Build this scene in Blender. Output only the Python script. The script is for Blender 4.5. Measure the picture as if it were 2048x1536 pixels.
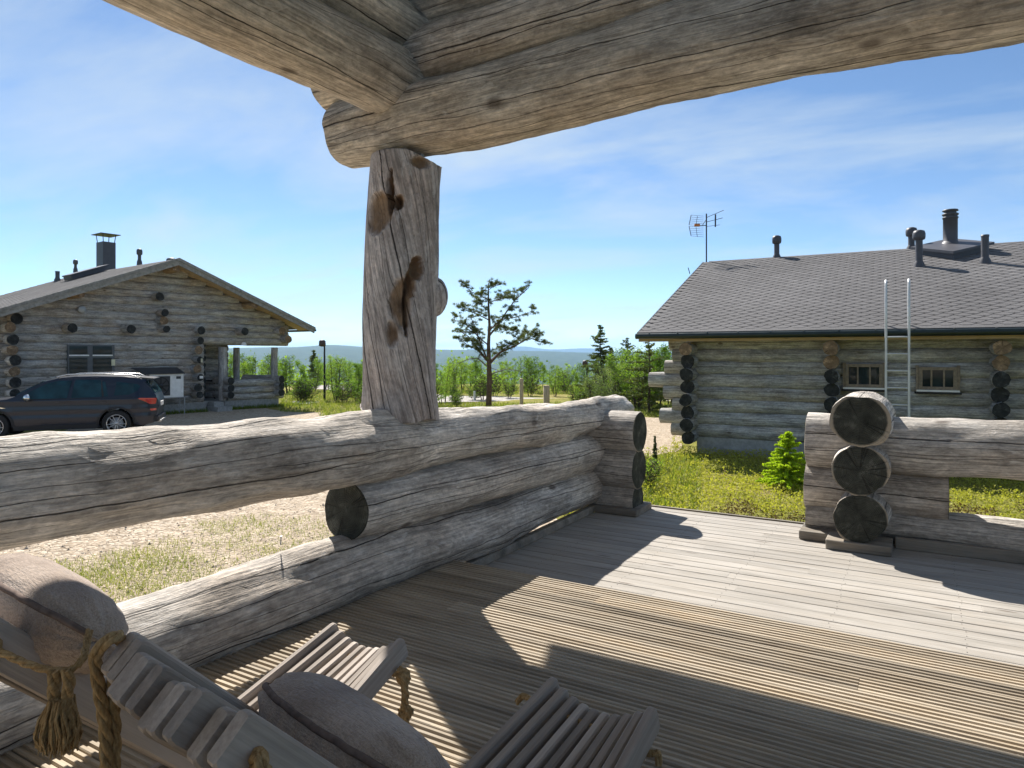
import bpy, bmesh, math, random
import numpy as np
from mathutils import Vector, Matrix, noise
R_=math.radians
for o in list(bpy.data.objects): bpy.data.objects.remove(o)
S=bpy.context.scene; COL=S.collection
rng=random.Random(7)
# ------------------------------------------------------------------ camera
H=1.25; FPX=1377.; HY=708.; YAW=30.6
cam=bpy.data.cameras.new('camera'); co=bpy.data.objects.new('camera',cam); COL.objects.link(co)
co.location=(0,0,H); co.rotation_euler=(R_(90),0,R_(YAW))
cam.sensor_width=36; cam.lens=FPX/2048*36; cam.shift_y=-60/2048; cam.clip_start=.05; cam.clip_end=40000
S.camera=co
FW=Vector((-math.sin(R_(YAW)),math.cos(R_(YAW)),0)); RT=Vector((math.cos(R_(YAW)),math.sin(R_(YAW)),0))
def P(r,u,z=0): v=RT*r+FW*u; return Vector((v.x,v.y,z))
GZ=-.85
def G(px,py,z=GZ):
    u=FPX*(H-z)/(py-HY); return P((px-1024)/FPX*u,u,z)
# ------------------------------------------------------------------ sky, sun, exposure
SUN=Vector((-.78,.62,1.0)).normalized(); EL=math.asin(SUN.z); AZ=math.atan2(SUN.x,SUN.y)
w=bpy.data.worlds.new('World'); S.world=w; w.use_nodes=True
nt=w.node_tree; nt.nodes.clear(); N=nt.nodes; Lk=nt.links.new
sky=N.new('ShaderNodeTexSky'); sky.sky_type='NISHITA'; sky.sun_disc=False
sky.sun_elevation=EL; sky.sun_rotation=AZ; sky.air_density=.85; sky.dust_density=.25; sky.ozone_density=1.5; sky.altitude=2200
tc=N.new('ShaderNodeTexCoord')
sx=N.new('ShaderNodeSeparateXYZ'); Lk(tc.outputs['Generated'],sx.inputs[0])
zz=N.new('ShaderNodeMath'); zz.operation='MAXIMUM'; Lk(sx.outputs['Z'],zz.inputs[0]); zz.inputs[1].default_value=0
za=N.new('ShaderNodeMath'); za.operation='ADD'; Lk(zz.outputs[0],za.inputs[0]); za.inputs[1].default_value=.12
def wdiv(o):
    d=N.new('ShaderNodeMath'); d.operation='DIVIDE'; Lk(o,d.inputs[0]); Lk(za.outputs[0],d.inputs[1]); return d.outputs[0]
cx=N.new('ShaderNodeCombineXYZ'); Lk(wdiv(sx.outputs['X']),cx.inputs[0]); Lk(wdiv(sx.outputs['Y']),cx.inputs[1])
mp=N.new('ShaderNodeMapping'); Lk(cx.outputs[0],mp.inputs['Vector']); mp.inputs['Rotation'].default_value=(0,0,.5); mp.inputs['Scale'].default_value=(.6,1.15,1); mp.inputs['Location'].default_value=(3.1,1.7,0)
cn=N.new('ShaderNodeTexNoise'); Lk(mp.outputs[0],cn.inputs['Vector']); cn.inputs['Scale'].default_value=1.0; cn.inputs['Detail'].default_value=9; cn.inputs['Roughness'].default_value=.58; cn.inputs['Distortion'].default_value=.5
cr=N.new('ShaderNodeMapRange'); Lk(cn.outputs[0],cr.inputs[0]); cr.inputs[1].default_value=.42; cr.inputs[2].default_value=.74; cr.inputs[3].default_value=0; cr.inputs[4].default_value=.85
cm=N.new('ShaderNodeMixRGB'); Lk(cr.outputs[0],cm.inputs[0]); Lk(sky.outputs[0],cm.inputs[1]); cm.inputs[2].default_value=(5.2,5.4,5.7,1)
tn=N.new('ShaderNodeMixRGB'); tn.blend_type='MULTIPLY'; tn.inputs[0].default_value=1; Lk(cm.outputs[0],tn.inputs[1]); tn.inputs[2].default_value=(.79,.88,.91,1)
bg=N.new('ShaderNodeBackground'); Lk(tn.outputs[0],bg.inputs[0]); bg.inputs[1].default_value=.05
wo=N.new('ShaderNodeOutputWorld'); Lk(bg.outputs[0],wo.inputs[0])
sl=bpy.data.lights.new('sun','SUN'); sl.energy=2.8; sl.angle=R_(.5); sl.color=(1,.945,.87)
so=bpy.data.objects.new('sun',sl); COL.objects.link(so); so.rotation_euler=SUN.to_track_quat('Z','Y').to_euler()
S.view_settings.view_transform='Standard'; S.view_settings.look='None'; S.view_settings.gamma=1; S.view_settings.use_curve_mapping=False
S.view_settings.exposure=1.78
try:
    S.cycles.max_bounces=8; S.cycles.diffuse_bounces=6; S.cycles.transparent_max_bounces=8; S.cycles.volume_bounces=1
except Exception: pass

# ------------------------------------------------------------------ helpers
def tag(o,label=None,cat=None,group=None,kind=None):
    if label: o['label']=label
    if cat: o['category']=cat
    if group: o['group']=group
    if kind: o['kind']=kind
    return o
def empty(name,loc=(0,0,0),rz=0,parent=None):
    o=bpy.data.objects.new(name,None); COL.objects.link(o); o.location=loc; o.rotation_euler=(0,0,rz); o.empty_display_size=.2
    if parent: o.parent=parent
    return o
def link(name,me,mats,parent=None,loc=(0,0,0),rot=None,mat=None):
    o=bpy.data.objects.new(name,me); COL.objects.link(o)
    if mat is not None: o.matrix_basis=mat
    else:
        o.location=loc
        if rot is not None: o.rotation_euler=rot
    if mats and len(me.materials)==0:
        for m in (mats if isinstance(mats,(list,tuple)) else [mats]): me.materials.append(m)
    if parent: o.parent=parent
    return o
class MB:
    def __init__(s): s.v=[]; s.f=[]; s.m=[]; s.sm=[]
    def add(s,vs,fs,mi=0,smooth=False):
        b=len(s.v); s.v+=[tuple(v) for v in vs]
        for f in fs: s.f.append(tuple(b+i for i in f)); s.m.append(mi); s.sm.append(smooth)
    def box(s,c,d,M=None,mi=0,ch=0):
        x,y,z=[k/2 for k in d]; c=Vector(c)
        if ch<=0:
            vs=[Vector(((-1,1)[i&1]*x,(-1,1)[i>>1&1]*y,(-1,1)[i>>2&1]*z)) for i in range(8)]
            fs=[(0,2,3,1),(4,5,7,6),(0,1,5,4),(2,6,7,3),(0,4,6,2),(1,3,7,5)]
        else:  # chamfer the edges that run along the longest axis and the ends
            ax=max(range(3),key=lambda k:d[k]); a,b=[k for k in range(3) if k!=ax]; hd=[x,y,z]
            ring=[(-hd[a]+ch,-hd[b]),(hd[a]-ch,-hd[b]),(hd[a],-hd[b]+ch),(hd[a],hd[b]-ch),(hd[a]-ch,hd[b]),(-hd[a]+ch,hd[b]),(-hd[a],hd[b]-ch),(-hd[a],-hd[b]+ch)]
            vs=[]
            for t,k in ((-hd[ax],1-ch*1.2/max(hd[a],hd[b],1e-6)),(-hd[ax]+ch,1),(hd[ax]-ch,1),(hd[ax],1-ch*1.2/max(hd[a],hd[b],1e-6))):
                for p,q in ring:
                    v=[0,0,0]; v[ax]=t; v[a]=p*k; v[b]=q*k; vs.append(Vector(v))
            fs=[tuple(range(7,-1,-1)),tuple(range(24,32))]
            for r in range(3):
                for i in range(8): fs.append((r*8+i,r*8+(i+1)%8,(r+1)*8+(i+1)%8,(r+1)*8+i))
            if (ax,a,b)==(1,0,2): fs=[f[::-1] for f in fs]
        vs=[(M@v if M else v)+c for v in vs]; s.add(vs,fs,mi)
    def tube(s,pts,r,n=8,mi=0,cap=True,smooth=True):
        pts=[Vector(p) for p in pts]; k=len(pts); rr=r if isinstance(r,(list,tuple)) else [r]*k
        vs=[];fs=[]; up=None
        for i,p in enumerate(pts):
            d=(pts[min(i+1,k-1)]-pts[max(i-1,0)]).normalized()
            if up is None: up=Vector((0,0,1)) if abs(d.z)<.9 else Vector((1,0,0))
            a=d.cross(up).normalized(); up=a.cross(d).normalized()
            for j in range(n):
                t=2*math.pi*j/n; vs.append(p+(a*math.cos(t)+up*math.sin(t))*rr[i])
        for i in range(k-1):
            for j in range(n): fs.append((i*n+j,i*n+(j+1)%n,(i+1)*n+(j+1)%n,(i+1)*n+j))
        s.add(vs,fs,mi,smooth)
        if cap: s.add([vs[j] for j in range(n)],[tuple(range(n-1,-1,-1))],mi); s.add([vs[(k-1)*n+j] for j in range(n)],[tuple(range(n))],mi)
    def lathe(s,prof,n=16,c=(0,0,0),mi=0,axis='Z'):
        vs=[];fs=[];c=Vector(c);k=len(prof)
        for r,z in prof:
            for j in range(n):
                t=2*math.pi*j/n; x,y=r*math.cos(t),r*math.sin(t)
                v={'Z':(x,y,z),'Y':(x,z,-y),'X':(z,x,y)}[axis]; vs.append(Vector(v)+c)
        for i in range(k-1):
            for j in range(n): fs.append((i*n+j,i*n+(j+1)%n,(i+1)*n+(j+1)%n,(i+1)*n+j))
        s.add(vs,fs,mi,True)
    def prism(s,poly,z0,z1,M=None,mi=0):
        n=len(poly); vs=[Vector((x,y,z0)) for x,y in poly]+[Vector((x,y,z1)) for x,y in poly]
        if M: vs=[M@v for v in vs]
        fs=[tuple(range(n-1,-1,-1)),tuple(range(n,2*n))]+[(i,(i+1)%n,n+(i+1)%n,n+i) for i in range(n)]
        s.add(vs,fs,mi)
    def mesh(s,name):
        me=bpy.data.meshes.new(name); me.from_pydata(s.v,[],s.f); me.polygons.foreach_set('material_index',s.m); me.polygons.foreach_set('use_smooth',s.sm); me.update(); return me
    def build(s,name,mats,parent=None,**k): return link(name,s.mesh(name),mats,parent,**k)
def quads_mesh(name,V,nper=4):
    """V: (n,nper,3) array -> mesh of separate faces"""
    n=V.shape[0]; me=bpy.data.meshes.new(name); me.vertices.add(n*nper); me.vertices.foreach_set('co',V.astype(np.float32).ravel())
    me.loops.add(n*nper); me.loops.foreach_set('vertex_index',np.arange(n*nper,dtype=np.int32))
    me.polygons.add(n); me.polygons.foreach_set('loop_start',np.arange(0,n*nper,nper,dtype=np.int32))
    try: me.polygons.foreach_set('loop_total',np.full(n,nper,dtype=np.int32))
    except Exception: pass
    me.update(calc_edges=True); return me
def leaf_quads(C,size,rs,flat=.0,asp=.6,up=None):
    n=len(C); a=rs.normal(size=(n,3)); 
    if up is not None: a=a*(1-up)+np.array([0,0,1])*up
    a/=np.linalg.norm(a,axis=1)[:,None]
    b=rs.normal(size=(n,3)); b[:,2]*=(1-flat); b=np.cross(a,b); b/=np.linalg.norm(b,axis=1)[:,None]+1e-9
    s=(size*rs.uniform(.6,1.3,n))[:,None] if np.isscalar(size) else size[:,None]
    A=a*s*.5; B=b*s*.5*asp
    return np.stack([C-A,C+B,C+A,C-B],axis=1)

# ------------------------------------------------------------------ materials
class NG:
    def __init__(s,name):
        s.m=bpy.data.materials.new(name); s.m.use_nodes=True; s.t=s.m.node_tree; s.t.nodes.clear(); s.L=s.t.links.new
        s.out=s.n('ShaderNodeOutputMaterial'); s.b=s.n('ShaderNodeBsdfPrincipled'); s.L(s.b.outputs[0],s.out.inputs[0])
    def n(s,t,**k):
        x=s.t.nodes.new(t)
        for a,b in k.items(): setattr(x,a,b)
        return x
    def setin(s,x,i,v):
        if isinstance(v,bpy.types.NodeSocket): s.L(v,x.inputs[i])
        else: x.inputs[i].default_value=v
    def math(s,op,a,b=0.,c=None):
        x=s.n('ShaderNodeMath',operation=op); s.setin(x,0,a); s.setin(x,1,b)
        if c is not None: s.setin(x,2,c)
        return x.outputs[0]
    def vmath(s,op,a,b):
        x=s.n('ShaderNodeVectorMath',operation=op); s.setin(x,0,a); s.setin(x,1,b); return x.outputs[0]
    def noise(s,v,scale,detail=3,rough=.55,dist=0.):
        x=s.n('ShaderNodeTexNoise'); s.L(v,x.inputs['Vector']); x.inputs['Scale'].default_value=scale; x.inputs['Detail'].default_value=detail; x.inputs['Roughness'].default_value=rough; x.inputs['Distortion'].default_value=dist; return x.outputs[0]
    def range(s,v,a,b,c=0.,d=1.):
        x=s.n('ShaderNodeMapRange'); s.setin(x,0,v)
        for i,k in zip((1,2,3,4),(a,b,c,d)): s.setin(x,i,k)
        return x.outputs[0]
    def mix(s,f,a,b,mode='MIX'):
        x=s.n('ShaderNodeMixRGB',blend_type=mode); s.setin(x,0,f)
        for i,k in ((1,a),(2,b)): s.setin(x,i,(tuple(k)+(1,)) if isinstance(k,tuple) and len(k)==3 else k)
        return x.outputs[0]
    def ramp(s,v,st):
        x=s.n('ShaderNodeValToRGB'); s.setin(x,0,v); e=x.color_ramp.elements
        while len(e)<len(st): e.new(.5)
        for q,(p,c) in zip(e,st): q.position=p; q.color=tuple(c)+(1,)
        return x.outputs[0]
    def bump(s,h,st=.5,d=.01,prev=None):
        x=s.n('ShaderNodeBump'); s.L(h,x.inputs['Height']); x.inputs['Strength'].default_value=st; x.inputs['Distance'].default_value=d
        if prev: s.L(prev,x.inputs['Normal'])
        return x.outputs[0]
    def obj(s,rnd=True,scale=(1,1,1)):
        c=s.n('ShaderNodeTexCoord').outputs['Object']
        if rnd:
            r=s.n('ShaderNodeObjectInfo').outputs['Random']; k=s.math('MULTIPLY',r,37.)
            c2=s.n('ShaderNodeCombineXYZ'); s.L(k,c2.inputs[0]); s.L(k,c2.inputs[1]); s.L(k,c2.inputs[2]); s.off=c2.outputs[0]
            s.rnd=r
        s.raw=c
        v=s.vmath('MULTIPLY',c,scale)
        return s.vmath('ADD',v,s.off) if rnd else v
    def fin(s,col,rough=.8,nrm=None,spec=.3,metal=0.):
        s.setin(s.b,'Base Color',col if not isinstance(col,tuple) else tuple(col)+(1,)); s.setin(s.b,'Roughness',rough); s.b.inputs['Metallic'].default_value=metal
        s.b.inputs['Specular IOR Level'].default_value=spec
        if nrm: s.L(nrm,s.b.inputs['Normal'])
        return s.m
def plain(name,c,rough=.6,metal=0.,spec=.4,var=.12,sc=6.):
    g=NG(name); v=g.obj(); n=g.noise(v,sc,4); k=g.range(n,.3,.7,1-var,1+var)
    x=g.mix(1.,tuple(c),k,'MULTIPLY'); return g.fin(x,g.range(n,.3,.7,rough*.9,min(1,rough*1.1)),None,spec,metal)
def log_mat(name,dark,mid,light,warm,crack=1.,fine=1.,twist=0.):
    g=NG(name); v=g.obj(True,(1,1,1)); raw=g.raw
    if twist:   # grain that winds round a post
        sp=g.n('ShaderNodeSeparateXYZ'); g.L(raw,sp.inputs[0]); rt=g.n('ShaderNodeVectorRotate',rotation_type='X_AXIS'); g.L(raw,rt.inputs['Vector']); g.setin(rt,'Angle',g.math('MULTIPLY',sp.outputs[0],twist)); raw=rt.outputs[0]; v=g.vmath('ADD',raw,g.off)
    m=g.noise(g.vmath('MULTIPLY',v,(.8,3.5,3.5)),1.,6,.62,.3)
    m2=g.noise(g.vmath('MULTIPLY',v,(2.3,5.,5.)),1.3,5,.7,.2)
    fb=g.noise(g.vmath('MULTIPLY',v,(2.6,75*fine,75*fine)),1.,5,.6,.04)
    fb2=g.noise(g.vmath('MULTIPLY',v,(7.,160*fine,160*fine)),1.,2,.6)
    col=g.ramp(m,[(.28,dark),(.48,mid),(.72,light)])
    col=g.mix(g.range(g.noise(v,1.1,4,.6),.42,.68,0,.85),col,tuple(warm))
    col=g.mix(g.range(g.rnd,0,1,0.,.35),col,tuple(k*1.18 for k in mid))
    col=g.mix(.85,col,g.range(fb,.33,.67,.55,1.4),'MULTIPLY')
    col=g.mix(.85,col,g.range(m2,.32,.7,.58,1.42),'MULTIPLY')
    sp_=g.noise(g.vmath('MULTIPLY',v,(22,38,38)),1.,4,.75,.3); col=g.mix(.6,col,g.range(sp_,.34,.66,.62,1.38),'MULTIPLY')
    dk=g.range(g.noise(g.vmath('MULTIPLY',v,(1.7,6,6)),1.,5,.7,.8),.60,.70,0,.6); col=g.mix(dk,col,tuple(k*.62 for k in dark))
    # blotches of lichen / bleached patches
    col=g.mix(g.range(g.noise(g.vmath('MULTIPLY',v,(5,18,18)),1.,5,.7,.6),.57,.68,0,.55),col,tuple(min(1,k*1.25) for k in light))
    # drying checks run along the log
    yz=g.vmath('MULTIPLY',raw,(0,1,1)); nn=g.n('ShaderNodeVectorMath',operation='NORMALIZE'); g.L(yz,nn.inputs[0])
    xx=g.vmath('MULTIPLY',raw,(.22,0,0)); cv=g.vmath('ADD',g.vmath('ADD',nn.outputs[0],xx),g.off)
    sp2=g.n('ShaderNodeSeparateXYZ'); g.L(raw,sp2.inputs[0]); th=g.math('ARCTAN2',sp2.outputs[2],sp2.outputs[1]); o2=g.n('ShaderNodeSeparateXYZ'); g.L(g.off,o2.inputs[0])
    def chk(cnt,wd,off,fx,amp,thr):   # long thin checks that keep their width and wander a little
        c1_=g.n('ShaderNodeCombineXYZ'); g.setin(c1_,0,g.math('MULTIPLY_ADD',sp2.outputs[0],fx,o2.outputs[0])); g.setin(c1_,1,off)
        wv=g.math('MULTIPLY',g.math('SUBTRACT',g.noise(c1_.outputs[0],1.,4,.5),.5),amp)
        c3=g.n('ShaderNodeCombineXYZ'); g.setin(c3,0,g.math('MULTIPLY_ADD',sp2.outputs[0],14.,o2.outputs[0])); g.setin(c3,1,off+3)
        wv=g.math('ADD',wv,g.math('MULTIPLY',g.math('SUBTRACT',g.noise(c3.outputs[0],1.,3,.6),.5),wd*2.2))
        u_=g.math('ADD',g.math('MULTIPLY',th,cnt/(2*math.pi)),g.math('ADD',wv,g.math('MULTIPLY',o2.outputs[0],.37)))
        fl=g.math('FLOOR',u_); d=g.math('ABSOLUTE',g.math('SUBTRACT',g.math('SUBTRACT',u_,fl),.5))
        c2_=g.n('ShaderNodeCombineXYZ'); g.setin(c2_,0,g.math('MULTIPLY_ADD',sp2.outputs[0],.55,off)); g.setin(c2_,1,g.math('MULTIPLY',fl,7.3)); g.setin(c2_,2,o2.outputs[0])
        gt=g.range(g.noise(c2_.outputs[0],1.,3,.5),thr,thr+.12,0,1)
        wdn=g.math('MULTIPLY',gt,wd); return g.math('MULTIPLY',g.range(g.math('SUBTRACT',wdn,d),-wd*.15,wd*.45,0,1),g.math('GREATER_THAN',gt,.02))
    ck=g.math('MAXIMUM',chk(4,.0125,1.,.5,.7,.36),g.math('MAXIMUM',g.math('MULTIPLY',chk(9,.015,4.,.8,1.,.42),.9),g.math('MULTIPLY',chk(23,.028,7.,1.6,1.4,.46),.7)))
    ck=g.math('MULTIPLY',ck,crack)
    col=g.mix(g.math('MULTIPLY',ck,.88),col,(.018,.014,.011))
    # knots
    vo=g.n('ShaderNodeTexVoronoi'); g.L(g.vmath('ADD',g.vmath('MULTIPLY',raw,(2.,4.,4.)),g.off),vo.inputs['Vector']); vo.inputs['Scale'].default_value=.8
    kn=g.range(vo.outputs['Distance'],.05,.11,1,0); col=g.mix(g.math('MULTIPLY',kn,.7),col,(.05,.032,.022))
    h=g.math('ADD',g.math('ADD',g.math('MULTIPLY',fb,.7),g.math('MULTIPLY',sp_,.5)),g.math('ADD',g.math('MULTIPLY',fb2,.25),g.math('MULTIPLY',m2,.8)))
    nb=g.bump(h,.8,.014); nb=g.bump(g.math('SUBTRACT',1.,ck),.9,.02,nb)
    return g.fin(col,g.range(fb,.3,.7,.62,.9),nb,.25)
def end_mat(name,c0,c1,rim,c=1.):
    g=NG(name); v=g.obj(True,(1,1,1)); yz=g.vmath('MULTIPLY',g.raw,(0,1,1))
    wob=g.vmath('ADD',yz,g.vmath('MULTIPLY',g.n('ShaderNodeTexCoord').outputs['Normal'],(0,0,0)))
    ln=g.n('ShaderNodeVectorMath',operation='LENGTH'); g.L(wob,ln.inputs[0]); r=g.math('ADD',ln.outputs['Value'],g.math('MULTIPLY',g.noise(v,5,3),.03))
    ring=g.math('SINE',g.math('MULTIPLY',r,560.)); 
    nn=g.n('ShaderNodeVectorMath',operation='NORMALIZE'); g.L(yz,nn.inputs[0])
    rd=g.noise(g.vmath('ADD',nn.outputs[0],g.off),1.5,3); rad=g.math('MULTIPLY',g.range(g.math('ABSOLUTE',g.math('SUBTRACT',rd,.5)),0,.012,1,0),g.range(ln.outputs['Value'],.0,.05,.2,1))
    blot=g.noise(v,9.,6,.7)
    col=g.ramp(blot,[(.3,c0),(.55,c1),(.74,tuple(k*2.8 for k in c1))])
    col=g.mix(.35,col,g.range(ring,-1,1,.75,1.2),'MULTIPLY'); col=g.mix(g.math('MULTIPLY',rad,.6),col,(.01,.009,.008))
    col=g.mix(g.range(g.math('ADD',ln.outputs['Value'],g.math('MULTIPLY',g.noise(v,22,3),.012)),c-.012,c,0,1),col,tuple(rim))
    nb=g.bump(g.math('ADD',ring,g.math('MULTIPLY',blot,9.)),.35,.006); nb=g.bump(g.math('SUBTRACT',1.,rad),.6,.012,nb)
    return g.fin(col,.85,nb,.15)
M={}
M['kelo']=log_mat('kelo_wood',(.26,.236,.208),(.46,.425,.38),(.63,.595,.545),(.41,.34,.27))
M['kelo_beam']=log_mat('kelo_beam_wood',(.27,.235,.20),(.46,.415,.355),(.60,.555,.49),(.43,.355,.275))
M['kelo_post']=log_mat('kelo_post_wood',(.23,.20,.185),(.39,.355,.335),(.54,.51,.49),(.37,.285,.235),1.,1.,1.1)
M['cab_l']=log_mat('cabin_log_left',(.18,.175,.17),(.33,.325,.315),(.49,.48,.465),(.36,.29,.22),.6,.5)
M['cab_r']=log_mat('cabin_log_right',(.19,.195,.195),(.34,.345,.345),(.49,.49,.48),(.38,.33,.26),.6,.5)
M['fresh']=log_mat('cabin_log_fresh',(.25,.17,.09),(.38,.27,.15),(.45,.34,.2),(.42,.27,.12),.5,.5)
M['end']=end_mat('log_end_grain',(.022,.025,.021),(.06,.062,.052),(.36,.31,.24),.186)
M['end_far']=end_mat('log_end_dark',(.014,.016,.017),(.04,.042,.042),(.2,.18,.15),.17)
M['end_warm']=end_mat('log_end_warm',(.12,.08,.05),(.24,.17,.11),(.3,.25,.2),.17)
def deck_mat(name,dark,mid,light,warm,v0=.72,v1=1.2):
    g=NG(name); v=g.obj(True)
    m=g.noise(g.vmath('MULTIPLY',v,(1.3,9,9)),1.,6,.6,.4); fb=g.noise(g.vmath('MULTIPLY',v,(3,110,110)),1.,4,.6); bl=g.noise(g.vmath('MULTIPLY',v,(3,8,8)),1.,5,.65)
    col=g.ramp(m,[(.28,dark),(.5,mid),(.75,light)]); col=g.mix(g.range(bl,.45,.7,0,.55),col,tuple(warm))
    col=g.mix(.6,col,g.range(fb,.3,.7,.7,1.25),'MULTIPLY'); col=g.mix(1.,col,g.range(g.rnd,0,1,v0,v1),'MULTIPLY')
    vo=g.n('ShaderNodeTexVoronoi'); g.L(g.vmath('ADD',g.vmath('MULTIPLY',g.raw,(1.6,9.,9.)),g.off),vo.inputs['Vector']); vo.inputs['Scale'].default_value=1.
    col=g.mix(g.range(vo.outputs['Distance'],.04,.12,.75,0),col,(.07,.045,.03))
    nb=g.bump(g.math('ADD',fb,g.math('MULTIPLY',m,.6)),.4,.004)
    return g.fin(col,.78,nb,.3)
M['deck_g']=deck_mat('grooved_deck_wood',(.24,.195,.14),(.39,.33,.25),(.5,.43,.33),(.42,.33,.22))
M['deck_s']=deck_mat('smooth_deck_wood',(.255,.235,.205),(.35,.325,.29),(.42,.39,.35),(.34,.30,.25),.9,1.07)
M['plank']=deck_mat('weathered_plank',(.12,.11,.09),(.24,.215,.18),(.36,.33,.28),(.28,.22,.16))
M['slat']=deck_mat('chair_slat_wood',(.24,.205,.175),(.39,.34,.295),(.52,.465,.415),(.37,.30,.245))
M['fascia']=deck_mat('fascia_board',(.16,.16,.155),(.28,.28,.27),(.38,.38,.36),(.3,.28,.24))
M['soffit']=deck_mat('soffit_board',(.28,.2,.11),(.42,.31,.18),(.5,.39,.24),(.45,.32,.17))
def gravel_mat(name,a,b,c,sc=26.):
    g=NG(name); v=g.n('ShaderNodeTexCoord').outputs['Object']
    vo=g.n('ShaderNodeTexVoronoi'); g.L(v,vo.inputs['Vector']); vo.inputs['Scale'].default_value=sc
    sp=g.n('ShaderNodeSeparateXYZ'); g.L(vo.outputs['Color'],sp.inputs[0])
    big=g.noise(v,.45,6,.65); md=g.noise(v,5,5,.7)
    col=g.ramp(sp.outputs[0],[(0,a),(.5,b),(1,c)])
    col=g.mix(g.range(big,.4,.62,0,.65),col,tuple(k*.95 for k in b)); col=g.mix(.8,col,g.range(md,.3,.7,.68,1.25),'MULTIPLY')
    nb=g.bump(g.math('MULTIPLY',vo.outputs['Distance'],-1.),.8,.03); nb=g.bump(md,.5,.04,nb)
    return g.fin(col,.92,nb,.2)
M['gravel']=gravel_mat('gravel',(.25,.19,.13),(.41,.33,.24),(.55,.47,.37))
M['road']=gravel_mat('pale_gravel_road',(.33,.3,.27),(.42,.39,.36),(.5,.47,.44),18.)
def ground_mat():
    g=NG('heath_ground'); v=g.n('ShaderNodeTexCoord').outputs['Object']
    a=g.noise(v,.35,7,.65); b=g.noise(v,2.6,7,.7); c=g.noise(v,16.,5,.7)
    col=g.ramp(a,[(.33,(.14,.15,.03)),(.48,(.23,.225,.045)),(.6,(.30,.26,.08)),(.72,(.26,.2,.10))])
    col=g.mix(g.range(b,.5,.7,0,.55),col,(.12,.15,.025)); col=g.mix(g.range(b,.3,.44,.6,0),col,(.17,.125,.06))
    col=g.mix(.8,col,g.range(c,.3,.7,.5,1.45),'MULTIPLY')
    ln=g.n('ShaderNodeVectorMath',operation='LENGTH'); g.L(v,ln.inputs[0])
    fo=g.ramp(g.noise(v,.02,8,.7),[(.3,(.018,.035,.014)),(.5,(.03,.055,.018)),(.7,(.05,.08,.022))])
    col=g.mix(g.range(ln.outputs['Value'],70,130),col,fo)
    nb=g.bump(c,.8,.06); nb=g.bump(b,.6,.15,nb); return g.fin(col,.95,nb,.1)
M['ground']=ground_mat()
def leaf_mat(name,c0,c1,c2,tr=.45,rough=.6):
    g=NG(name); g.b.inputs['Roughness'].default_value=rough
    geo=g.n('ShaderNodeNewGeometry'); v=g.n('ShaderNodeTexCoord').outputs['Object']; oi=g.n('ShaderNodeObjectInfo').outputs['Random']
    r=g.math('ADD',g.math('MULTIPLY',geo.outputs['Random Per Island'],.6),g.math('MULTIPLY',g.noise(v,1.3,3),.5))
    r=g.math('ADD',r,g.math('MULTIPLY',g.math('SUBTRACT',oi,.5),.75))
    col=g.ramp(r,[(.2,c0),(.52,c1),(.88,c2)])
    tb=g.n('ShaderNodeBsdfTranslucent'); g.L(g.mix(1.,col,(1.25,1.3,.55),'MULTIPLY'),tb.inputs[0])
    g.fin(col,rough,None,.25); ms=g.n('ShaderNodeMixShader'); ms.inputs[0].default_value=tr
    g.L(g.b.outputs[0],ms.inputs[1]); g.L(tb.outputs[0],ms.inputs[2]); g.L(ms.outputs[0],g.out.inputs[0]); return g.m
M['birch_leaf']=leaf_mat('birch_leaves',(.07,.14,.022),(.14,.25,.035),(.24,.36,.06),.5)
M['birch_pale']=leaf_mat('pale_willow_leaves',(.10,.16,.06),(.17,.25,.09),(.27,.34,.15),.4)
M['pine_leaf']=leaf_mat('pine_needles',(.035,.055,.022),(.065,.09,.035),(.11,.13,.05),.35)
M['spruce_leaf']=leaf_mat('spruce_needles',(.04,.06,.025),(.07,.10,.035),(.11,.14,.05),.3)
M['bright_spruce']=leaf_mat('young_spruce_needles',(.21,.32,.018),(.37,.50,.03),(.52,.64,.06),.5)
M['heath_leaf']=leaf_mat('heath_leaves',(.12,.16,.025),(.25,.27,.04),(.38,.37,.08),.45)
M['heath_brown']=leaf_mat('dry_heath_leaves',(.10,.065,.03),(.17,.12,.055),(.25,.19,.09),.3)
M['grass']=leaf_mat('grass_blades',(.10,.15,.025),(.2,.245,.045),(.34,.34,.11),.4)
M['bark']=plain('bark_dark',(.07,.055,.042),.9,0,.2,.35,20); M['pine_bark']=plain('pine_bark',(.13,.085,.06),.9,0,.2,.4,14); M['deadwood']=plain('dead_branch_wood',(.22,.2,.18),.9,0,.2,.25,14)
M['black']=plain('black_metal',(.02,.022,.026),.45,.3); M['darkgrey']=plain('dark_grey_steel',(.05,.055,.065),.4,.4)
M['pipe']=plain('grey_roof_pipe',(.075,.075,.085),.5,.1); M['gutter']=plain('dark_green_gutter',(.018,.03,.03),.35,.4,.5)
M['galv']=plain('galvanised_steel',(.33,.34,.35),.5,.6,.4); M['ladder']=plain('aluminium',(.6,.61,.62),.45,.3,.5); M['concrete']=plain('concrete',(.3,.3,.29),.9,0,.2,.2,12)
M['white']=plain('white_paint',(.78,.78,.76),.4); M['cream']=plain('cream_plate',(.62,.6,.42),.5); M['orange']=plain('orange_plastic',(.5,.16,.03),.5)
M['brownframe']=plain('brown_window_frame',(.22,.18,.135),.6,0,.4,.3,20)
M['greyframe']=plain('grey_window_frame',(.10,.11,.12),.55); M['curtain']=plain('dark_curtain',(.05,.05,.045),.9,0,.1,.5,25)
M['stakewood']=plain('pale_stake_wood',(.5,.4,.27),.85,0,.2,.2,12)
M['inside']=plain('dark_interior',(.02,.018,.016),.9,0,.1)
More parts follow.
